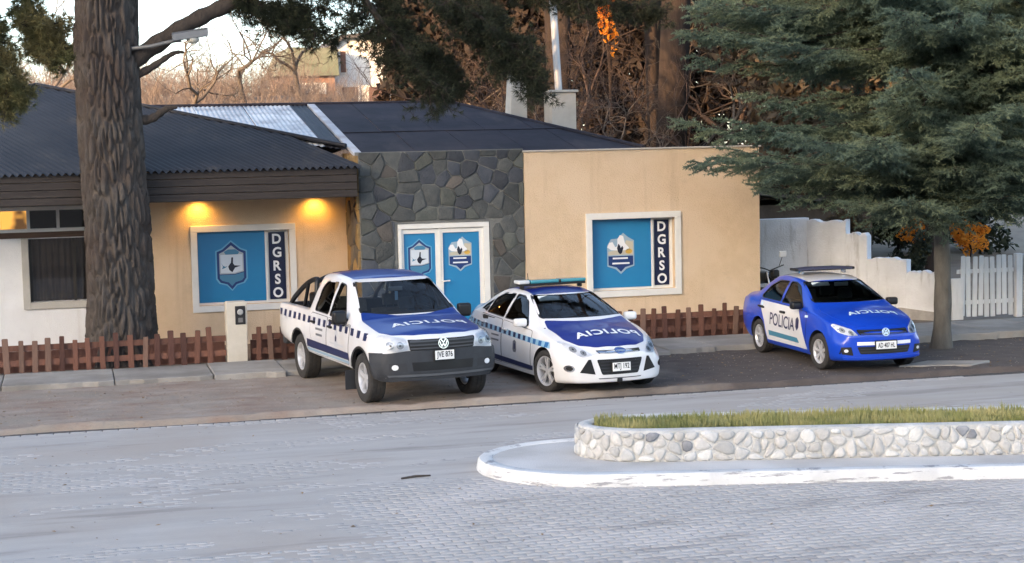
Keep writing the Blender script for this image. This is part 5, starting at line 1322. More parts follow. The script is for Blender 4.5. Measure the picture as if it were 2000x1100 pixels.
def vw_emblem(car, c, r_, tilt=0.0):
    """round chrome badge: ring with a V above a W"""
    mb = MB(); mb.lathe([(.001, .0), (r_ * .98, .0), (r_, -.004)], 28, 'x'); h = mb.build('emblem', mat('emblem_dark', (.10, .11, .13), None, rough=.3), car.root, sm=60); h.location = c; h.rotation_euler = (0, tilt, 0)
    mb = MB(); mb.lathe([(r_ * .84, .002), (r_ * .86, .010), (r_ * .97, .010), (r_ * 1.0, .0)], 28, 'x'); mb.build('emblem_ring', M_chrome, h, sm=60)
    mb = MB()
    for pl in ([(-.42, .66), (0, .10), (.42, .66)], [(-.72, .38), (-.33, -.62), (0, -.02), (.33, -.62), (.72, .38)]):
        for i in range(len(pl) - 1):
            a = np.array(pl[i]) * r_; b_ = np.array(pl[i + 1]) * r_; d = (b_ - a) / np.linalg.norm(b_ - a); n = np.array([-d[1], d[0]]) * r_ * .085
            P_ = [a - n - d * .004, b_ - n + d * .004, b_ + n + d * .004, a + n - d * .004]; mb.add([(.009, p[0], p[1]) for p in P_] + [(.001, p[0], p[1]) for p in P_], [(0, 1, 2, 3), (0, 1, 5, 4), (1, 2, 6, 5), (2, 3, 7, 6), (3, 0, 4, 7)])
    mb.build('emblem_letters', M_chrome, h)
def mirror(car, x, y, z, m, w=.20, hgt=.15):
    for sg in (1, -1):
        o = rounded('wing_mirror', (x, -sg * (y + w / 2), z), (.13, w, hgt), m, car.root, bev=.05, rot=(0, 0, sg * .12))
        mb = MB(); mb.tube([(0, sg * w * .3, -.02), (.02, sg * (w * .5 + .07), -.06)], .025, 6); mb.build('mirror_foot', M_black, o, sm=50)
        mb = MB(); mb.box(-.070, -.066, -w * .40, w * .40, -hgt * .36, hgt * .36); mb.build('mirror_glass', M_chrome, o)
def door_set(car, doors, m, gap=.013, handle=None, hm=None):
    for poly, hx, hz in doors:
        rp_ = round_poly(poly, .05)
        for sg in (1, -1):
            c = np.mean(poly, 0); big = [tuple(np.array(p) + (np.array(p) - c) / np.linalg.norm(np.array(p) - c) * gap) for p in rp_]
            d = car.shell('door', 'side', rp_, .0042, m, sgn=sg, res=.10)
            car.shell('door_gap', 'side', big, .0022, M_black, d, sgn=sg, res=.10)
            p, n, dd = car.hit('side', hx, hz, sg)
            rounded('door_handle', (p.x, p.y - sg * .02, p.z), (.19, .035, .035), hm or M_black, d, bev=.012)
def F_(*pts): return pchip(pts)

# ---------------------------------------------------------------- the pickup
S1 = dict(W=.975, wb=3.095, R=.375, x0=-4.24, x1=.70, round=.035, breaks=[-.42, -1.2, -2.56, -2.60, -2.64, -2.70, .45],
    hw=F_((.70, .88), (.55, .935), (.30, .97), (0, .975), (-3.4, .975), (-4.0, .965), (-4.33, .93)),
    ws=F_((.70, .82), (.45, .885), (0, .915), (-.5, .925), (-2.5, .92), (-2.62, .925), (-4.33, .915)),
    wt=F_((.70, .72), (.45, .78), (-.1, .82), (-.42, .815), (-.62, .785), (-1.2, .68), (-2.0, .665), (-2.56, .645), (-2.60, .65), (-2.64, .88), (-2.70, .905), (-4.33, .90)),
    zb=F_((.70, .415), (.3, .40), (-.5, .44), (-2.5, .47), (-3.6, .52), (-4.33, .60)),
    zs=F_((.70, .93), (.4, 1.02), (-.1, 1.09), (-.6, 1.13), (-2.5, 1.17), (-2.64, 1.14), (-4.33, 1.15)),
    zt=F_((.70, 1.02), (.62, 1.075), (.45, 1.12), (.1, 1.17), (-.25, 1.215), (-.42, 1.25), (-.50, 1.30), (-1.18, 1.745), (-1.28, 1.785), (-1.6, 1.82), (-2.0, 1.835), (-2.4, 1.815), (-2.56, 1.78), (-2.60, 1.70), (-2.64, 1.22), (-2.70, 1.195), (-4.33, 1.195)),
    cr=F_((.70, .04), (.2, .055), (-.4, .035), (-1.2, .04), (-2.5, .035), (-2.64, .01), (-4.33, .01)),
    bow=F_((.70, .19), (.3, .17), (-.3, .15), (-.6, .13), (-1.2, .06), (-1.7, 0), (-4.2, 0), (-4.33, -.03)))
pk_ = Car('pickup_truck', S1, (5.08, 24.86, .045), math.atan2(-.986, .167), 'white police pickup with blue bonnet and roof, checkered stripe and black roll bar')
fw_ = round_poly([(-.76, 1.185), (-1.27, 1.665), (-1.53, 1.695), (-1.56, 1.19)], .05); rw_ = round_poly([(-1.64, 1.20), (-1.63, 1.695), (-2.17, 1.67), (-2.30, 1.58), (-2.33, 1.215)], .06)
ws_ = round_poly([(-.765, 1.295), (.765, 1.295), (.63, 1.72), (-.63, 1.72)], .05)
cav = bm_obj(car_body(S1, -2.52, -.30, ins=.055, zmin=.60), 'cav')
pk_.finish_body(M_wpaint, [wells(S1, .45, .60), cav, prism_me(fw_, -1.3, 1.3, 'xz'), prism_me(rw_, -1.3, 1.3, 'xz'), prism_me(ws_, -1.55, .8, 'yz'), prism_me([(-.52, 1.32), (.52, 1.32), (.48, 1.66), (-.48, 1.66)], -2.9, -2.3, 'yz'), prism_me([(-4.16, .66), (-2.72, .66), (-2.72, 1.4), (-4.16, 1.4)], -.80, .80, 'xz')])
g_ = pk_.both('side_window', fw_, -.012, M_glass); pk_.both('side_window', rw_, -.012, M_glass)
pk_.shell('windscreen', 'front', round_poly([(-.785, 1.28), (.785, 1.28), (.65, 1.735), (-.65, 1.735)], .05), -.008, M_glass)
fr_ = pk_.shell('windscreen_seal', 'front', [(-.75, 1.268), (.75, 1.268), (.74, 1.30), (-.74, 1.30)], .003, M_black)
def seal(car, name, poly, w, kind='side', off=.002, m=None):
    """thin black rubber frame round an opening"""
    n = len(poly); c = np.mean(poly, 0)
    for sg in ((1, -1) if kind == 'side' else (1,)):
        mb = MB(); V = []
        for p in poly:
            d = (np.array(p) - c); d /= np.linalg.norm(d)
            for q in (-.004, w):
                P_, nn, dd = car.hit(kind, p[0] + d[0] * q, p[1] + d[1] * q, sg); V.append(P_ + nn * off)
        mb.add(V, [(2 * i, 2 * i + 1, 2 * ((i + 1) % n) + 1, 2 * ((i + 1) % n)) for i in range(n)]); mb.build(name, m or M_black, car.root)
seal(pk_, 'window_seal', fw_, .018); seal(pk_, 'window_seal', rw_, .018); seal(pk_, 'windscreen_seal', ws_, .022, 'front')
pk_.shell('bonnet', 'top', round_poly([(.64, -.70), (.78, -.42), (.835, 0), (.78, .42), (.64, .70), (.40, .80), (-.30, .81), (-.50, .765), (-.40, .55), (-.29, .25), (-.265, .0), (-.29, -.25), (-.40, -.55), (-.50, -.765), (-.30, -.81), (.40, -.80)], .04), .006, M_bpaint, res=.09, thick=.012)
pk_.shell('roof_panel', 'top', round_poly([(-1.27, -.60), (-1.19, -.3), (-1.165, 0), (-1.19, .3), (-1.27, .60), (-2.50, .58), (-2.50, -.58)], .04), .004, M_bpaint, res=.1, thick=.006)
pk_.text('bonnet_lettering', 'top', 'POLICIA', (.22, .05), .26, .012, M_dwhite, bold=.007, sx=1.12, mirror=True, gap=1.16)
# dark bumper wrapping the front corners
bmp = pk_.shell('bumper', 'front', round_poly([(-.90, .425), (.90, .425), (.945, .60), (.945, .80), (.55, .845), (-.55, .845), (-.945, .80), (-.945, .60)], .05), .035, M_plast, res=.07, thick=.06)
for sg in (1, -1): pk_.shell('bumper_corner', 'side', [(.40, .80), (.72, .82), (.78, .60), (.70, .43), (.47, .43), (.455, .55)], .022, M_plast, bmp, sgn=sg, res=.06, thick=.03)
pk_.shell('bumper_intake', 'front', [(-.46, .545), (.46, .545), (.48, .675), (-.48, .675)], .038, M_black, bmp)
for sg in (1, -1):
    pk_.shell('fog_recess', 'front', [(sg * .54, .545), (sg * .80, .56), (sg * .80, .665), (sg * .56, .67)], .037, M_black if False else mat('recess_plastic', (.028, .030, .034), None, rough=.6), bmp)
    pk_.shell('fog_lamp', 'front', ell(sg * .72, .61, .045, .04), .040, M_lampw, bmp)
pk_.shell('bumper_lip', 'front', [(-.80, .475), (.80, .475), (.82, .50), (-.82, .50)], .052, mat('lip_grey', (.075, .08, .088), None, rough=.5), bmp)
gr_ = pk_.shell('grille', 'front', round_poly([(-.50, .845), (.50, .845), (.53, 1.0), (-.53, 1.0)], .02), .010, M_black)
for z in (.875, .925, .975): pk_.shell('grille_slat', 'front', [(-.50, z - .012), (.50, z - .012), (.50, z + .012), (-.50, z + .012)], .024, mat('slat_grey', (.055, .058, .066), None, rough=.4), gr_)
vw_emblem(pk_, (.945, 0, .935), .083, -.10)
for sg in (1, -1):
    hl = round_poly([(sg * .53, .86), (sg * .70, .835), (sg * .865, .875), (sg * .895, 1.0), (sg * .82, 1.055), (sg * .55, 1.015)], .03)
    if sg < 0: hl = hl[::-1]
    h = pk_.shell('headlight', 'front', hl, .006, M_lampw, res=.04, thick=.0)
    for cy, rr_ in ((.64, .052), (.77, .050)): 
        pk_.shell('reflector', 'front', ell(sg * cy, .925, rr_, rr_), .010, M_refl, h, res=.03)
        pk_.shell('bulb', 'front', ell(sg * cy, .925, rr_ * .3, rr_ * .3), .014, M_hubd, h, res=.03)
    pk_.shell('lens', 'front', hl, .020, M_lens, h, res=.04)
plate(pk_, .985, .765, .30, .135, 'JVE 876', tilt=-.03)
door_set(pk_, [([(-.56, .52), (-.50, 1.12), (-1.585, 1.15), (-1.585, .52)], -1.42, 1.02), ([(-1.61, .52), (-1.61, 1.15), (-2.44, 1.165), (-2.44, .86), (-2.30, .62), (-2.24, .52)], -2.28, 1.03)], M_wpaint)
mirror(pk_, -.72, .93, 1.23, M_black, .22, .21)
for x in (0, -3.095):
    for sg in (1, -1): wheel(pk_, x, sg, .375, .26, .225, 5, .815, swidth=.085)
for sg in (1, -1):
    mb = MB(); mb.box(-.52, -.50, -sg * .92 - .12, -sg * .92 + .12, .14, .44); mb.build('mud_flap', M_plast, pk_.root)
for x in (0, -3.095):
    for sg in (1, -1):
        an = np.linspace(-.12, math.pi + .12, 26); ring = [(x + .448 * math.cos(a), .375 + .448 * math.sin(a)) for a in an] + [(x + .485 * math.cos(a), .375 + .485 * math.sin(a)) for a in an[::-1]]
        mb = MB(); V = []
        for a in an:
            for q in (.446, .482):
                p, n_, d_ = pk_.hit('side', x + q * math.cos(a), max(.375 + q * math.sin(a), .46), sg); V.append(p + n_ * .007)
        mb.add(V, [(2 * i, 2 * i + 1, 2 * i + 3, 2 * i + 2) for i in range(len(an) - 1)]); mb.build('wheel_arch', M_black, pk_.root)
# checker stripe, lower stripes, door marks (both sides)
for sg in (1, -1):
    for k in range(17):
        x = -4.12 + k * .267; z = 1.045 - .010 * max(0, x + 1.0) ** 2 * 3
        if x > .30: continue
        pk_.shell('checker_square', 'side', [(x - .062, z - .055), (x + .062, z - .055), (x + .062, z + .055), (x - .062, z + .055)], .0068, M_dnavy, sgn=sg, res=.2)
    pk_.shell('side_stripe', 'side', [(-2.62, .60), (-.50, .585), (-.54, .70), (-2.60, .73)], .0068, M_dnavy, sgn=sg, res=.15)
    pk_.shell('side_stripe', 'side', [(-2.60, .545), (-.52, .53), (-.51, .572), (-2.61, .588)], .0068, mat('decal_pale_blue', (.22, .36, .48), None, rough=.35), sgn=sg, res=.15)
    e = pk_.shell('door_crest', 'side', [(-1.18, .74), (-1.04, .74), (-1.02, .80), (-1.05, .97), (-1.11, 1.0), (-1.17, .97), (-1.20, .80)], .0066, mat('crest_pale', (.48, .50, .53), None, rough=.4), sgn=sg, res=.2)
    pk_.shell('crest_figure', 'side', [(-1.14, .82), (-1.08, .82), (-1.07, .88), (-1.11, .93), (-1.15, .88)], .0080, M_dnavy, e, sgn=sg, res=.2)
    for z, a, b_ in ((.93, -2.15, -1.78), (.84, -2.12, -1.80)): pk_.shell('door_lettering', 'side', [(a, z - .018), (b_, z - .018), (b_, z + .018), (a, z + .018)], .0066, M_dgrey, sgn=sg, res=.3)
    pk_.shell('door_lettering', 'side', [(-1.42, .765), (-.75, .755), (-.75, .785), (-1.42, .795)], .0066, mat('crest_pale', (.48, .50, .53)), sgn=sg, res=.3)
# roll bar in the bed
rb = empty('roll_bar'); rb.parent = pk_.root
for sg in (1, -1):
    mb = MB(); mb.tube(bez([(-2.80, sg * .72, 1.16), (-2.84, sg * .70, 1.55), (-2.92, sg * .66, 1.66), (-3.3, sg * .70, 1.58), (-3.9, sg * .74, 1.32), (-4.1, sg * .76, 1.18)], 26), .042, 10); mb.build('bar', M_black, rb, sm=50)
    mb = MB(); mb.tube([(-3.25, sg * .71, 1.58), (-3.45, sg * .73, 1.18)], .03, 8); mb.build('strut', M_black, rb, sm=50)
mb = MB(); mb.tube(bez([(-2.88, -.66, 1.63), (-2.88, -.4, 1.72), (-2.88, 0, 1.74), (-2.88, .4, 1.72), (-2.88, .66, 1.63)], 16), .042, 10); mb.build('bar', M_black, rb, sm=50)
rounded('bed_lamp', (-3.3, -.55, 1.30), (.35, .2, .22), M_black, rb, bev=.06)
interior(pk_, -.72, (-1.55, -2.28), .62, .86, 1, 1.13)
rounded('rear_view_mirror', (-1.02, .0, 1.60), (.03, .24, .07), M_lining, pk_.root, bev=.015)
rounded('hanging_pennant', (-1.0, .01, 1.49), (.012, .05, .14), mat('pennant_blue', (.30, .50, .66), None, rough=.8), pk_.root, bev=.004)
pk_.shell('tail_lamp', 'rear', [(-.92, .85), (-.80, .85), (-.80, 1.12), (-.92, 1.12)], .004, M_taill); pk_.shell('tail_lamp', 'rear', [(.80, .85), (.92, .85), (.92, 1.12), (.80, 1.12)], .004, M_taill)
rounded('rear_bumper', (-4.30, 0, .56), (.18, 1.72, .20), M_plast, pk_.root, bev=.04)
rounded('underbody', (-1.80, 0, .44), (4.3, .9, .20), M_hubd, pk_.root, bev=.03)

# ---------------------------------------------------------------- the white saloon
S2 = dict(W=.91, wb=2.648, R=.325, x0=-3.55, x1=.60, round=.05, breaks=[-.38, -1.25, -3.15, .4],
    hw=F_((.60, .775), (.48, .85), (.25, .90), (0, .912), (-2.7, .912), (-3.2, .885), (-3.55, .79)),
    ws=F_((.60, .66), (.35, .76), (0, .825), (-.4, .85), (-2.4, .855), (-3.1, .80), (-3.55, .70)),
    wt=F_((.60, .50), (.35, .62), (0, .68), (-.38, .72), (-.60, .685), (-1.25, .58), (-2.0, .555), (-2.55, .545), (-3.15, .62), (-3.55, .60)),
    zb=F_((.60, .20), (.3, .17), (-.5, .175), (-2.6, .18), (-3.2, .24), (-3.55, .36)),
    zs=F_((.60, .62), (.35, .745), (0, .855), (-.4, .925), (-1.2, .95), (-2.4, .99), (-3.1, 1.01), (-3.55, .93)),
    zt=F_((.60, .69), (.5, .765), (.3, .855), (0, .945), (-.3, 1.005), (-.40, 1.035), (-.50, 1.085), (-1.18, 1.385), (-1.32, 1.43), (-1.7, 1.475), (-2.0, 1.478), (-2.4, 1.435), (-2.7, 1.345), (-3.1, 1.145), (-3.18, 1.12), (-3.45, 1.10), (-3.55, 1.04)),
    cr=F_((.60, .05), (.3, .06), (-.3, .05), (-1.2, .05), (-2.4, .045), (-3.2, .03), (-3.55, .04)),
    bow=F_((.60, .25), (.3, .21), (-.3, .18), (-.6, .15), (-1.25, .07), (-1.8, 0), (-2.6, -.02), (-3.2, -.06), (-3.55, -.09)))
fc = Car('police_sedan', S2, (7.87, 24.83, .04), math.atan2(-.992, .125), 'white police sedan with indigo bonnet, blue checkered stripe and cyan light bar, beside the pickup')
f1 = round_poly([(-.74, .99), (-1.18, 1.285), (-1.40, 1.355), (-1.66, 1.375), (-1.68, 1.005)], .04); f2 = round_poly([(-1.76, 1.01), (-1.75, 1.375), (-2.20, 1.345), (-2.48, 1.26), (-2.50, 1.035)], .05); f3 = round_poly([(-2.56, 1.045), (-2.555, 1.235), (-2.80, 1.12), (-2.86, 1.065)], .03)
w2 = round_poly([(-.685, 1.08), (.685, 1.08), (.53, 1.388), (-.53, 1.388)], .05)
cav = bm_obj(car_body(S2, -2.95, -.30, ins=.05, zmin=.42), 'cav')
fc.finish_body(M_wpaint, [wells(S2, .375, .58), cav, prism_me(f1, -1.3, 1.3, 'xz'), prism_me(f2, -1.3, 1.3, 'xz'), prism_me(f3, -1.3, 1.3, 'xz'), prism_me(w2, -1.6, .8, 'yz'), prism_me([(-.48, 1.20), (.48, 1.20), (.42, 1.39), (-.42, 1.39)], -3.6, -2.1, 'yz')])
for p_ in (f1, f2, f3): fc.both('side_window', p_, -.010, M_glassd); seal(fc, 'window_seal', p_, .022)
fc.shell('windscreen', 'front', round_poly([(-.70, 1.068), (.70, 1.068), (.55, 1.40), (-.55, 1.40)], .05), -.008, M_glass); seal(fc, 'windscreen_seal', w2, .022, 'front')
fc.shell('rear_window', 'rear', [(-.50, 1.19), (.50, 1.19), (.44, 1.40), (-.44, 1.40)], -.006, M_glassd)
fc.shell('bonnet', 'top', round_poly([(.735, -.34), (.79, .0), (.735, .34), (.58, .55), (.30, .68), (-.22, .715), (-.45, .675), (-.33, .45), (-.245, .2), (-.225, 0), (-.245, -.2), (-.33, -.45), (-.45, -.675), (-.22, -.715), (.30, -.68), (.58, -.55)], .05), .005, M_bpaint2, res=.09, thick=.010)
fc.shell('roof_panel', 'top', round_poly([(-1.27, -.51), (-1.19, -.28), (-1.165, 0), (-1.19, .28), (-1.27, .51), (-2.45, .48), (-2.45, -.48)], .04), .004, M_bpaint2, res=.1, thick=.006)
fc.text('bonnet_lettering', 'top', 'POLICIA', (.33, .04), .25, .012, M_dwhite, bold=.007, sx=1.05, mirror=True, gap=1.14)
fc.shell('grille_upper', 'front', round_poly([(-.34, .645), (.34, .645), (.37, .69), (-.37, .69)], .015), .004, M_black)
fc.shell('chrome_bar', 'front', [(-.35, .655), (.35, .655), (.35, .672), (-.35, .672)], .010, M_chrome)
em = fc.shell('emblem', 'front', ell(0, .675, .095, .042, 24), .016, M_chrome, res=.04); fc.shell('emblem_face', 'front', ell(0, .675, .080, .031, 24), .019, mat('badge_blue', (.03, .07, .25), None, rough=.2), em, res=.04)
for a, b_ in ((-.045, .045),): fc.shell('emblem_script', 'front', [(a, .668), (b_, .668), (b_, .682), (a, .682)], .021, M_chrome, em)
gl_ = fc.shell('lower_grille', 'front', round_poly([(-.30, .325), (.30, .325), (.38, .56), (-.38, .56)], .03), .004, M_black)
for z in (.375, .425, .475, .525): fc.shell('grille_slat', 'front', [(-.32, z - .006), (.32, z - .006), (.32, z + .006), (-.32, z + .006)], .009, M_plast, gl_)
for sg in (1, -1):
    tri = [(sg * .40, .335), (sg * .63, .37), (sg * .505, .565), (sg * .465, .565)]
    fc.shell('corner_grille', 'front', tri if sg > 0 else tri[::-1], .004, M_black, res=.04)
    fc.shell('fog_bezel', 'front', ell(sg * .755, .43, .058, .052, 18), .004, M_chrome, res=.03); fc.shell('fog_lamp', 'front', ell(sg * .755, .43, .036, .034, 14), .007, M_black, res=.03)
    hl = round_poly([(sg * .43, .615), (sg * .60, .60), (sg * .745, .70), (sg * .79, .80), (sg * .72, .795), (sg * .52, .70)], .03)
    if sg < 0: hl = hl[::-1]
    h = fc.shell('headlight', 'front', hl, .005, M_lampw, res=.035)
    for cy, cz, rr_ in ((.545, .655, .040), (.655, .70, .044)): fc.shell('reflector', 'front', ell(sg * cy, cz, rr_, rr_ * .9), .009, M_refl, h, res=.03); fc.shell('bulb', 'front', ell(sg * cy, cz, rr_ * .3, rr_ * .3), .012, M_hubd, h, res=.03)
    fc.shell('lens', 'front', hl, .016, M_lens, h, res=.035)
fc.shell('lip_line', 'front', [(-.34, .262), (.34, .262), (.36, .275), (-.36, .275)], .004, M_plast)
plate(fc, .925, .44, .30, .13, 'MTJ 192', tilt=-.05)
rounded('tow_hook', (.90, -.02, .235), (.05, .08, .06), M_black, fc.root, bev=.015)
door_set(fc, [([(-.50, .28), (-.47, .90), (-1.70, .965), (-1.71, .28)], -1.56, .83), ([(-1.735, .28), (-1.73, .965), (-2.70, 1.0), (-2.62, .74), (-2.38, .55), (-2.28, .28)], -2.52, .87)], M_wpaint, hm=M_wpaint)
mirror(fc, -.74, .86, 1.015, M_wpaint, .21, .13)
for x in (0, -2.648):
    for sg in (1, -1): wheel(fc, x, sg, .325, .215, .225, 5, .775, steer=(.22 if x == 0 else 0), swidth=.06, split=True)
M_band = mat('decal_sky', (.26, .47, .62), None, rough=.35)
for sg in (1, -1):
    band = lambda x: .735 + .105 * min(1, max(0, (-x) / 3.2)) ** .9
    b_ = fc.shell('checker_band', 'side', [(.20, band(.2) - .045), (.14, band(0) + .045), (-3.35, band(-3.35) + .045), (-3.35, band(-3.35) - .045), (-1.7, band(-1.7) - .045)], .0066, M_band, sgn=sg, res=.12)
    for k in range(17):
        x = .08 - k * .205
        if x < -3.3: continue
        fc.shell('checker_square', 'side', [(x - .056, band(x) - .038), (x + .045, band(x) - .038), (x + .045, band(x) + .040), (x - .056, band(x) + .040)], .0078, M_dnavy if k > 3 else mat('decal_mid_blue', (.02, .13, .34), None, rough=.35), b_, sgn=sg, res=.2)
    fc.shell('side_stripe', 'side', [(-2.25, .295), (-.42, .285), (-.40, .36), (-2.28, .385)], .0066, M_dnavy, sgn=sg, res=.15)
    for z in (.70, .62): fc.shell('door_lettering', 'side', [(-2.15, z - .014), (-1.82, z - .014), (-1.82, z + .014), (-2.15, z + .014)], .0066, M_dgrey, sgn=sg, res=.3)
    e = fc.shell('door_crest', 'side', [(-1.18, .50), (-1.08, .50), (-1.05, .54), (-1.06, .67), (-1.13, .70), (-1.20, .67), (-1.21, .54)], .0066, M_dgrey, sgn=sg, res=.2)
    fc.shell('crest_figure', 'side', [(-1.16, .55), (-1.10, .55), (-1.10, .64), (-1.16, .64)], .0080, M_dnavy, e, sgn=sg, res=.2)
lb = empty('light_bar', (-1.72, 0, 1.50)); lb.parent = fc.root
rounded('bar_base', (0, 0, .02), (.24, 1.16, .035), M_black, lb, bev=.012)
M_cyl = mat('cyan_lens', (.03, .23, .28), (.04, .28, .33), 9, .15, spec=.6, coat=.6)
rounded('bar_lens', (0, .36, .066), (.23, .46, .058), M_cyl, lb, bev=.022); rounded('bar_lens', (0, -.14, .066), (.23, .52, .058), M_cyl, lb, bev=.022)
rounded('bar_lens', (0, -.52, .066), (.22, .20, .058), mat('clear_lens', (.62, .64, .65), None, rough=.15, spec=.6), lb, bev=.022); rounded('bar_centre', (0, .115, .06), (.235, .05, .06), M_black, lb, bev=.01)
for sg in (1, -1): rounded('bar_foot', (0, sg * .52, -.02), (.10, .05, .07), M_black, lb, bev=.01)
mb = MB(); mb.tube([(-1.95, -.3, 1.5), (-2.0, -.3, 1.68)], .006, 5); mb.build('aerial', M_black, fc.root)
interior(fc, -.66, (-1.40, -2.15), .36, .80, 1, .94)
rounded('sun_visor', (-1.12, -.30, 1.335), (.02, .36, .12), mat('visor_pale', (.60, .66, .66), None, rough=.8), fc.root, bev=.01, rot=(0, -.9, 0))
rounded('rear_view_mirror', (-1.08, .0, 1.33), (.03, .22, .06), M_black, fc.root, bev=.015)
for sg in (1, -1): fc.shell('tail_lamp', 'rear', [(sg * .48, .80), (sg * .78, .80), (sg * .76, .98), (sg * .50, .96)], .004, M_taill)
rounded('underbody', (-1.3, 0, .24), (3.6, .95, .14), M_hubd, fc.root, bev=.03)

# ---------------------------------------------------------------- the blue saloon
S3 = dict(W=.828, wb=2.467, R=.30, x0=-3.36, x1=.54, round=.05, breaks=[-.34, -1.16, -2.92, .34],
    hw=F_((.54, .72), (.44, .775), (.22, .815), (0, .828), (-2.5, .828), (-3.0, .81), (-3.36, .73)),
    ws=F_((.54, .62), (.30, .715), (0, .765), (-.4, .785), (-2.3, .785), (-2.9, .755), (-3.36, .67)),
    wt=F_((.54, .48), (.30, .58), (0, .64), (-.34, .68), (-.56, .65), (-1.16, .56), (-1.9, .54), (-2.4, .53), (-2.92, .59), (-3.36, .58)),
    zb=F_((.54, .20), (.3, .175), (-.5, .18), (-2.4, .19), (-3.0, .25), (-3.36, .36)),
    zs=F_((.54, .62), (.3, .76), (0, .86), (-.4, .925), (-1.2, .945), (-2.3, .965), (-2.9, .985), (-3.36, .93)),
    zt=F_((.54, .69), (.45, .765), (.25, .86), (0, .935), (-.26, .985), (-.36, 1.015), (-.46, 1.065), (-1.10, 1.36), (-1.24, 1.405), (-1.6, 1.45), (-1.9, 1.455), (-2.2, 1.42), (-2.45, 1.335), (-2.86, 1.10), (-2.94, 1.075), (-3.26, 1.05), (-3.36, .98)),
    cr=F_((.54, .05), (.3, .055), (-.3, .045), (-1.2, .045), (-2.3, .045), (-2.9, .03), (-3.36, .04)),
    bow=F_((.54, .20), (.3, .17), (-.3, .15), (-.6, .12), (-1.2, .06), (-1.7, 0), (-2.4, -.02), (-3.0, -.05), (-3.36, -.08)))
gv = Car('police_sedan', S3, (12.68, 25.28, .045), -math.pi / 2, 'bright blue police sedan with white doors and roof, parked alone beneath the spruce')
g1 = round_poly([(-.70, .985), (-1.13, 1.27), (-1.32, 1.325), (-1.50, 1.335), (-1.52, .99)], .04); g2 = round_poly([(-1.60, .995), (-1.59, 1.335), (-1.98, 1.315), (-2.24, 1.215), (-2.42, 1.04), (-2.36, 1.005)], .05)
w3 = round_poly([(-.65, 1.06), (.65, 1.06), (.515, 1.358), (-.515, 1.358)], .05)
cav = bm_obj(car_body(S3, -2.75, -.28, ins=.05, zmin=.42), 'cav')
gv.finish_body(M_vivid, [wells(S3, .355, .53), cav, prism_me(g1, -1.3, 1.3, 'xz'), prism_me(g2, -1.3, 1.3, 'xz'), prism_me(w3, -1.5, .8, 'yz'), prism_me([(-.45, 1.15), (.45, 1.15), (.40, 1.37), (-.40, 1.37)], -3.4, -1.9, 'yz')])
for p_ in (g1, g2): gv.both('side_window', p_, -.010, M_glassd); seal(gv, 'window_seal', p_, .024)
gv.shell('windscreen', 'front', round_poly([(-.665, 1.048), (.665, 1.048), (.53, 1.372), (-.53, 1.372)], .05), -.008, M_glass); seal(gv, 'windscreen_seal', w3, .022, 'front')
gv.shell('rear_window', 'rear', [(-.46, 1.14), (.46, 1.14), (.42, 1.38), (-.42, 1.38)], -.006, M_glassd)
gv.shell('bonnet', 'top', round_poly([(.60, -.40), (.64, 0), (.60, .40), (.40, .53), (.10, .63), (-.22, .67), (-.40, .635), (-.28, .4), (-.21, .15), (-.21, -.15), (-.28, -.4), (-.40, -.635), (-.22, -.67), (.10, -.63), (.40, -.53)], .05), .005, M_vivid, res=.09, thick=.010)
gv.shell('roof_panel', 'top', round_poly([(-1.12, -.47), (-1.08, 0), (-1.12, .47), (-1.5, .51), (-2.36, .50), (-2.36, -.50), (-1.5, -.51)], .06), .004, M_wpaint, res=.1, thick=.006)
gv.text('bonnet_lettering', 'top', 'POLICIA', (.17, .07), .19, .009, mat('decal_ice', (.62, .80, .88), None, rough=.35), bold=.006, sx=1.12, mirror=True, gap=1.15)
gr_ = gv.shell('grille', 'front', round_poly([(-.43, .625), (.43, .625), (.44, .70), (-.44, .70)], .02), .006, M_black)
for z in (.645, .68): gv.shell('grille_slat', 'front', [(-.42, z - .006), (.42, z - .006), (.42, z + .006), (-.42, z + .006)], .012, M_plast, gr_)
vw_emblem(gv, (.795, 0, .665), .068, -.18)
lg = gv.shell('lower_grille', 'front', round_poly([(-.42, .315), (.42, .315), (.47, .435), (-.47, .435)], .03), .004, M_black)
for z in (.35, .395): gv.shell('grille_slat', 'front', [(-.42, z - .006), (.42, z - .006), (.42, z + .006), (-.42, z + .006)], .008, M_plast, lg)
for sg in (1, -1):
    rc_ = [(sg * .17, .46), (sg * .47, .46), (sg * .47, .515), (sg * .17, .515)]
    gv.shell('white_reflector', 'front', rc_ if sg > 0 else rc_[::-1], .012, M_dwhite, res=.05, thick=.01)
    fb = [(sg * .53, .295), (sg * .72, .32), (sg * .70, .43), (sg * .56, .435)]; f_ = gv.shell('fog_recess', 'front', fb if sg > 0 else fb[::-1], .004, M_black, res=.04); gv.shell('fog_lamp', 'front', ell(sg * .635, .372, .032, .026, 12), .008, M_lampw, f_, res=.03)
    hl = round_poly([(sg * .45, .62), (sg * .60, .615), (sg * .69, .66), (sg * .735, .76), (sg * .70, .785), (sg * .50, .705)], .025)
    if sg < 0: hl = hl[::-1]
    h = gv.shell('headlight', 'front', hl, .005, M_lampw, res=.035)
    for cy, cz, rr_ in ((.535, .655, .034), (.635, .69, .038)): gv.shell('reflector', 'front', ell(sg * cy, cz, rr_, rr_), .009, M_refl, h, res=.03); gv.shell('bulb', 'front', ell(sg * cy, cz, rr_ * .3, rr_ * .3), .012, M_hubd, h, res=.03)
    gv.shell('lens', 'front', hl, .015, M_lens, h, res=.035)
gv.shell('chin', 'front', [(-.66, .235), (.66, .235), (.68, .27), (-.68, .27)], .02, M_vivid, res=.06, thick=.02)
plate(gv, .815, .455, .36, .125, 'AD 407 HL', tilt=-.05)
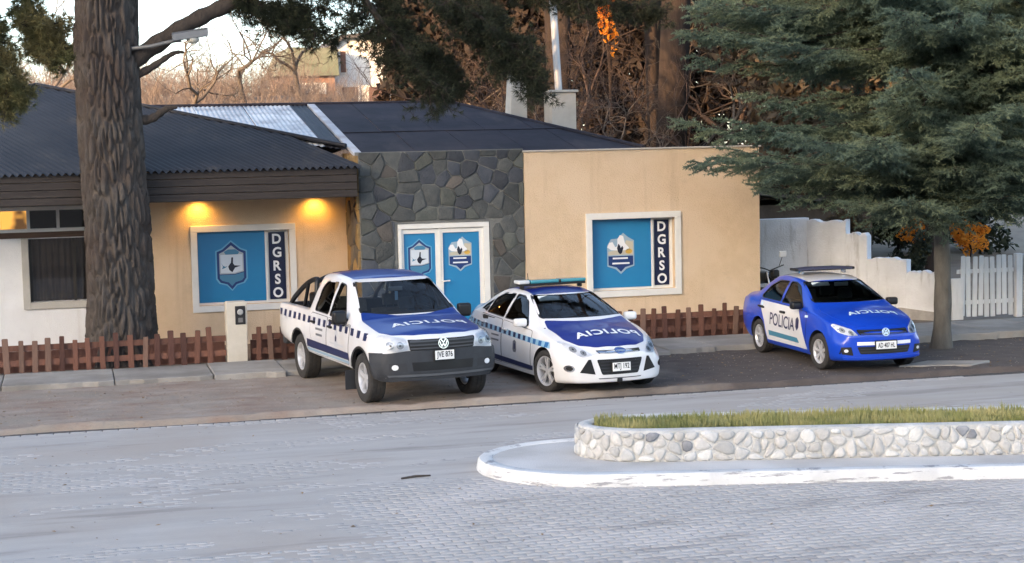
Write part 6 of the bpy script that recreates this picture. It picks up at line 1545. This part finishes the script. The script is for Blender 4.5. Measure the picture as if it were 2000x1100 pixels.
door_set(gv, [([(-.48, .30), (-.46, .905), (-1.55, .955), (-1.56, .30)], -1.40, .82), ([(-1.585, .30), (-1.58, .955), (-2.46, .98), (-2.42, .75), (-2.20, .55), (-2.10, .30)], -2.34, .85)], M_vivid)
for sg in (1, -1):
    wp = [(-.42, .285), (-.78, .93), (-2.36, .955), (-2.38, .86), (-2.18, .60), (-2.07, .285)]
    e = gv.shell('white_side_panel', 'side', wp, .0066, M_wpaint, sgn=sg, res=.09)
    gv.shell('teal_stripe', 'side', [(-1.98, .37), (-.72, .36), (-.80, .44), (-2.00, .455)], .0082, M_dteal, e, sgn=sg, res=.12)
    gv.shell('panel_crest', 'side', [(-.86, .62), (-.80, .56), (-.74, .62), (-.735, .75), (-.80, .80), (-.865, .75)], .0082, M_dnavy, e, sgn=sg, res=.2)
    gv.shell('fender_label', 'side', [(-.52, .815), (-.40, .82), (-.39, .86), (-.51, .855)], .0066, mat('decal_ice', (.62, .80, .88)), sgn=sg, res=.2)
    for z in (.90,): gv.shell('panel_label', 'side', [(-2.33, .86), (-2.26, .86), (-2.26, .93), (-2.33, .93)], .0082, mat('decal_ice', (.62, .80, .88)), e, sgn=sg, res=.2)
    for x, z in ((-1.40, .83), (-2.28, .84)): p, n, d = gv.hit('side', x, z, sg); rounded('handle_grip', (p.x, p.y - sg * .022, p.z), (.17, .03, .03), M_black, e, bev=.01)
gv.text('side_lettering', 'side', 'POLICIA', (-1.42, .66), .30, .0088, M_dnavy, bold=.004, sx=.94, slope=-.02)
mirror(gv, -.70, .79, 1.005, M_black, .20, .13)
for x in (0, -2.467):
    for sg in (1, -1): wheel(gv, x, sg, .30, .19, .195, 7, .72, steer=(.06 if x == 0 else 0), swidth=.05)
lb = empty('light_bar', (-1.55, 0, 1.475)); lb.parent = gv.root
for sg in (1, -1):
    mb = MB(); mb.tube([(sg * .11, -.52, .06), (sg * .13, -.25, .075), (sg * .13, .25, .075), (sg * .11, .52, .06)], .022, 8); mb.build('bar_rail', mat('bar_violet', (.05, .055, .10), None, rough=.3), lb, sm=50)
    rounded('bar_end', (0, sg * .53, .062), (.26, .06, .045), M_black, lb, bev=.015); rounded('bar_foot', (0, sg * .40, .02), (.12, .05, .09), M_chrome, lb, bev=.01)
rounded('bar_base', (0, 0, .045), (.20, 1.0, .02), M_black, lb, bev=.006)
interior(gv, -.62, (-1.30, -2.0), .36, .72, 1, .93)
rounded('sun_visor', (-1.03, -.28, 1.315), (.02, .32, .09), mat('visor_pale', (.60, .66, .66), None, rough=.8), gv.root, bev=.01, rot=(0, -.9, 0)); rounded('sun_visor', (-1.06, .12, 1.30), (.03, .26, .07), mat('visor_pale', (.60, .66, .66)), gv.root, bev=.012)
for sg in (1, -1): gv.shell('tail_lamp', 'rear', [(sg * .45, .78), (sg * .72, .78), (sg * .70, .96), (sg * .47, .94)], .004, M_taill)
rounded('underbody', (-1.2, 0, .25), (3.3, .85, .14), M_hubd, gv.root, bev=.03)

# ---------------------------------------------------------------- motorcycle standing behind the blue saloon
mc = empty('motorcycle', (13.88, 32.35, .14), R(-84), 'dark motorcycle with bright mirror, parked between the cream wall and the blue car', 'motorcycle')
for x in (.68, -.62):
    w = MB(); w.lathe([(.24, -.05), (.29, -.055), (.315, 0), (.29, .055), (.24, .05), (.24, -.05)], 28, 'y'); w = w.build('wheel', M_tyre, mc, sm=40); w.location = (x, 0, .315)
    h = MB(); h.lathe([(.25, -.02), (.235, 0), (.25, .02)], 24, 'y'); h.lathe([(.04, -.06), (.05, 0), (.04, .06)], 12, 'y')
    for k in range(10):
        a = 2 * math.pi * k / 10; h.tube([(.04 * math.cos(a), 0, .04 * math.sin(a)), (.24 * math.cos(a), 0, .24 * math.sin(a))], .005, 4)
    h.build('rim', M_rim, w, sm=40)
mb = MB(); mb.tube([(.68, .09, .315), (.46, .09, .98)], .022, 8); mb.tube([(.68, -.09, .315), (.46, -.09, .98)], .022, 8); mb.build('fork', M_chrome, mc, sm=50)
mb = MB(); mb.tube([(.46, 0, .90), (.15, 0, .75), (-.25, 0, .70), (-.62, 0, .315)], .03, 8); mb.tube([(.46, 0, .85), (.2, 0, .38), (-.2, 0, .32)], .028, 8); mb.tube([(-.25, 0, .7), (-.8, 0, .80)], .025, 8); mb.build('frame', M_black, mc, sm=50)
rounded('fuel_tank', (.20, 0, .86), (.50, .26, .24), mat('tank_paint', (.02, .02, .024), None, rough=.25, coat=.8), mc, bev=.09)
rounded('saddle', (-.32, 0, .86), (.66, .26, .11), M_seat, mc, bev=.05); rounded('engine', (.06, 0, .45), (.38, .26, .34), M_hubd, mc, bev=.05)
rounded('headlamp', (.60, 0, .95), (.16, .18, .18), M_black, mc, bev=.06); rounded('mudguard', (.70, 0, .66), (.36, .12, .04), M_black, mc, bev=.015)
mb = MB(); mb.tube(bez([(.40, 0, 1.0), (.42, .16, 1.06), (.34, .36, 1.10)], 8), .013, 7); mb.tube(bez([(.40, 0, 1.0), (.42, -.16, 1.06), (.34, -.36, 1.10)], 8), .013, 7); hb = mb.build('handlebar', M_black, mc, sm=50)
for sg in (1, -1):
    mb = MB(); mb.tube([(.34, sg * .26, 1.09), (.40, sg * .30, 1.28)], .007, 5); s_ = mb.build('mirror_stalk', M_black, hb); rounded('mirror', (.40, sg * .31, 1.33), (.03, .16, .12), mat('mirror_white', (.80, .80, .80), None, rough=.25), hb, bev=.014)
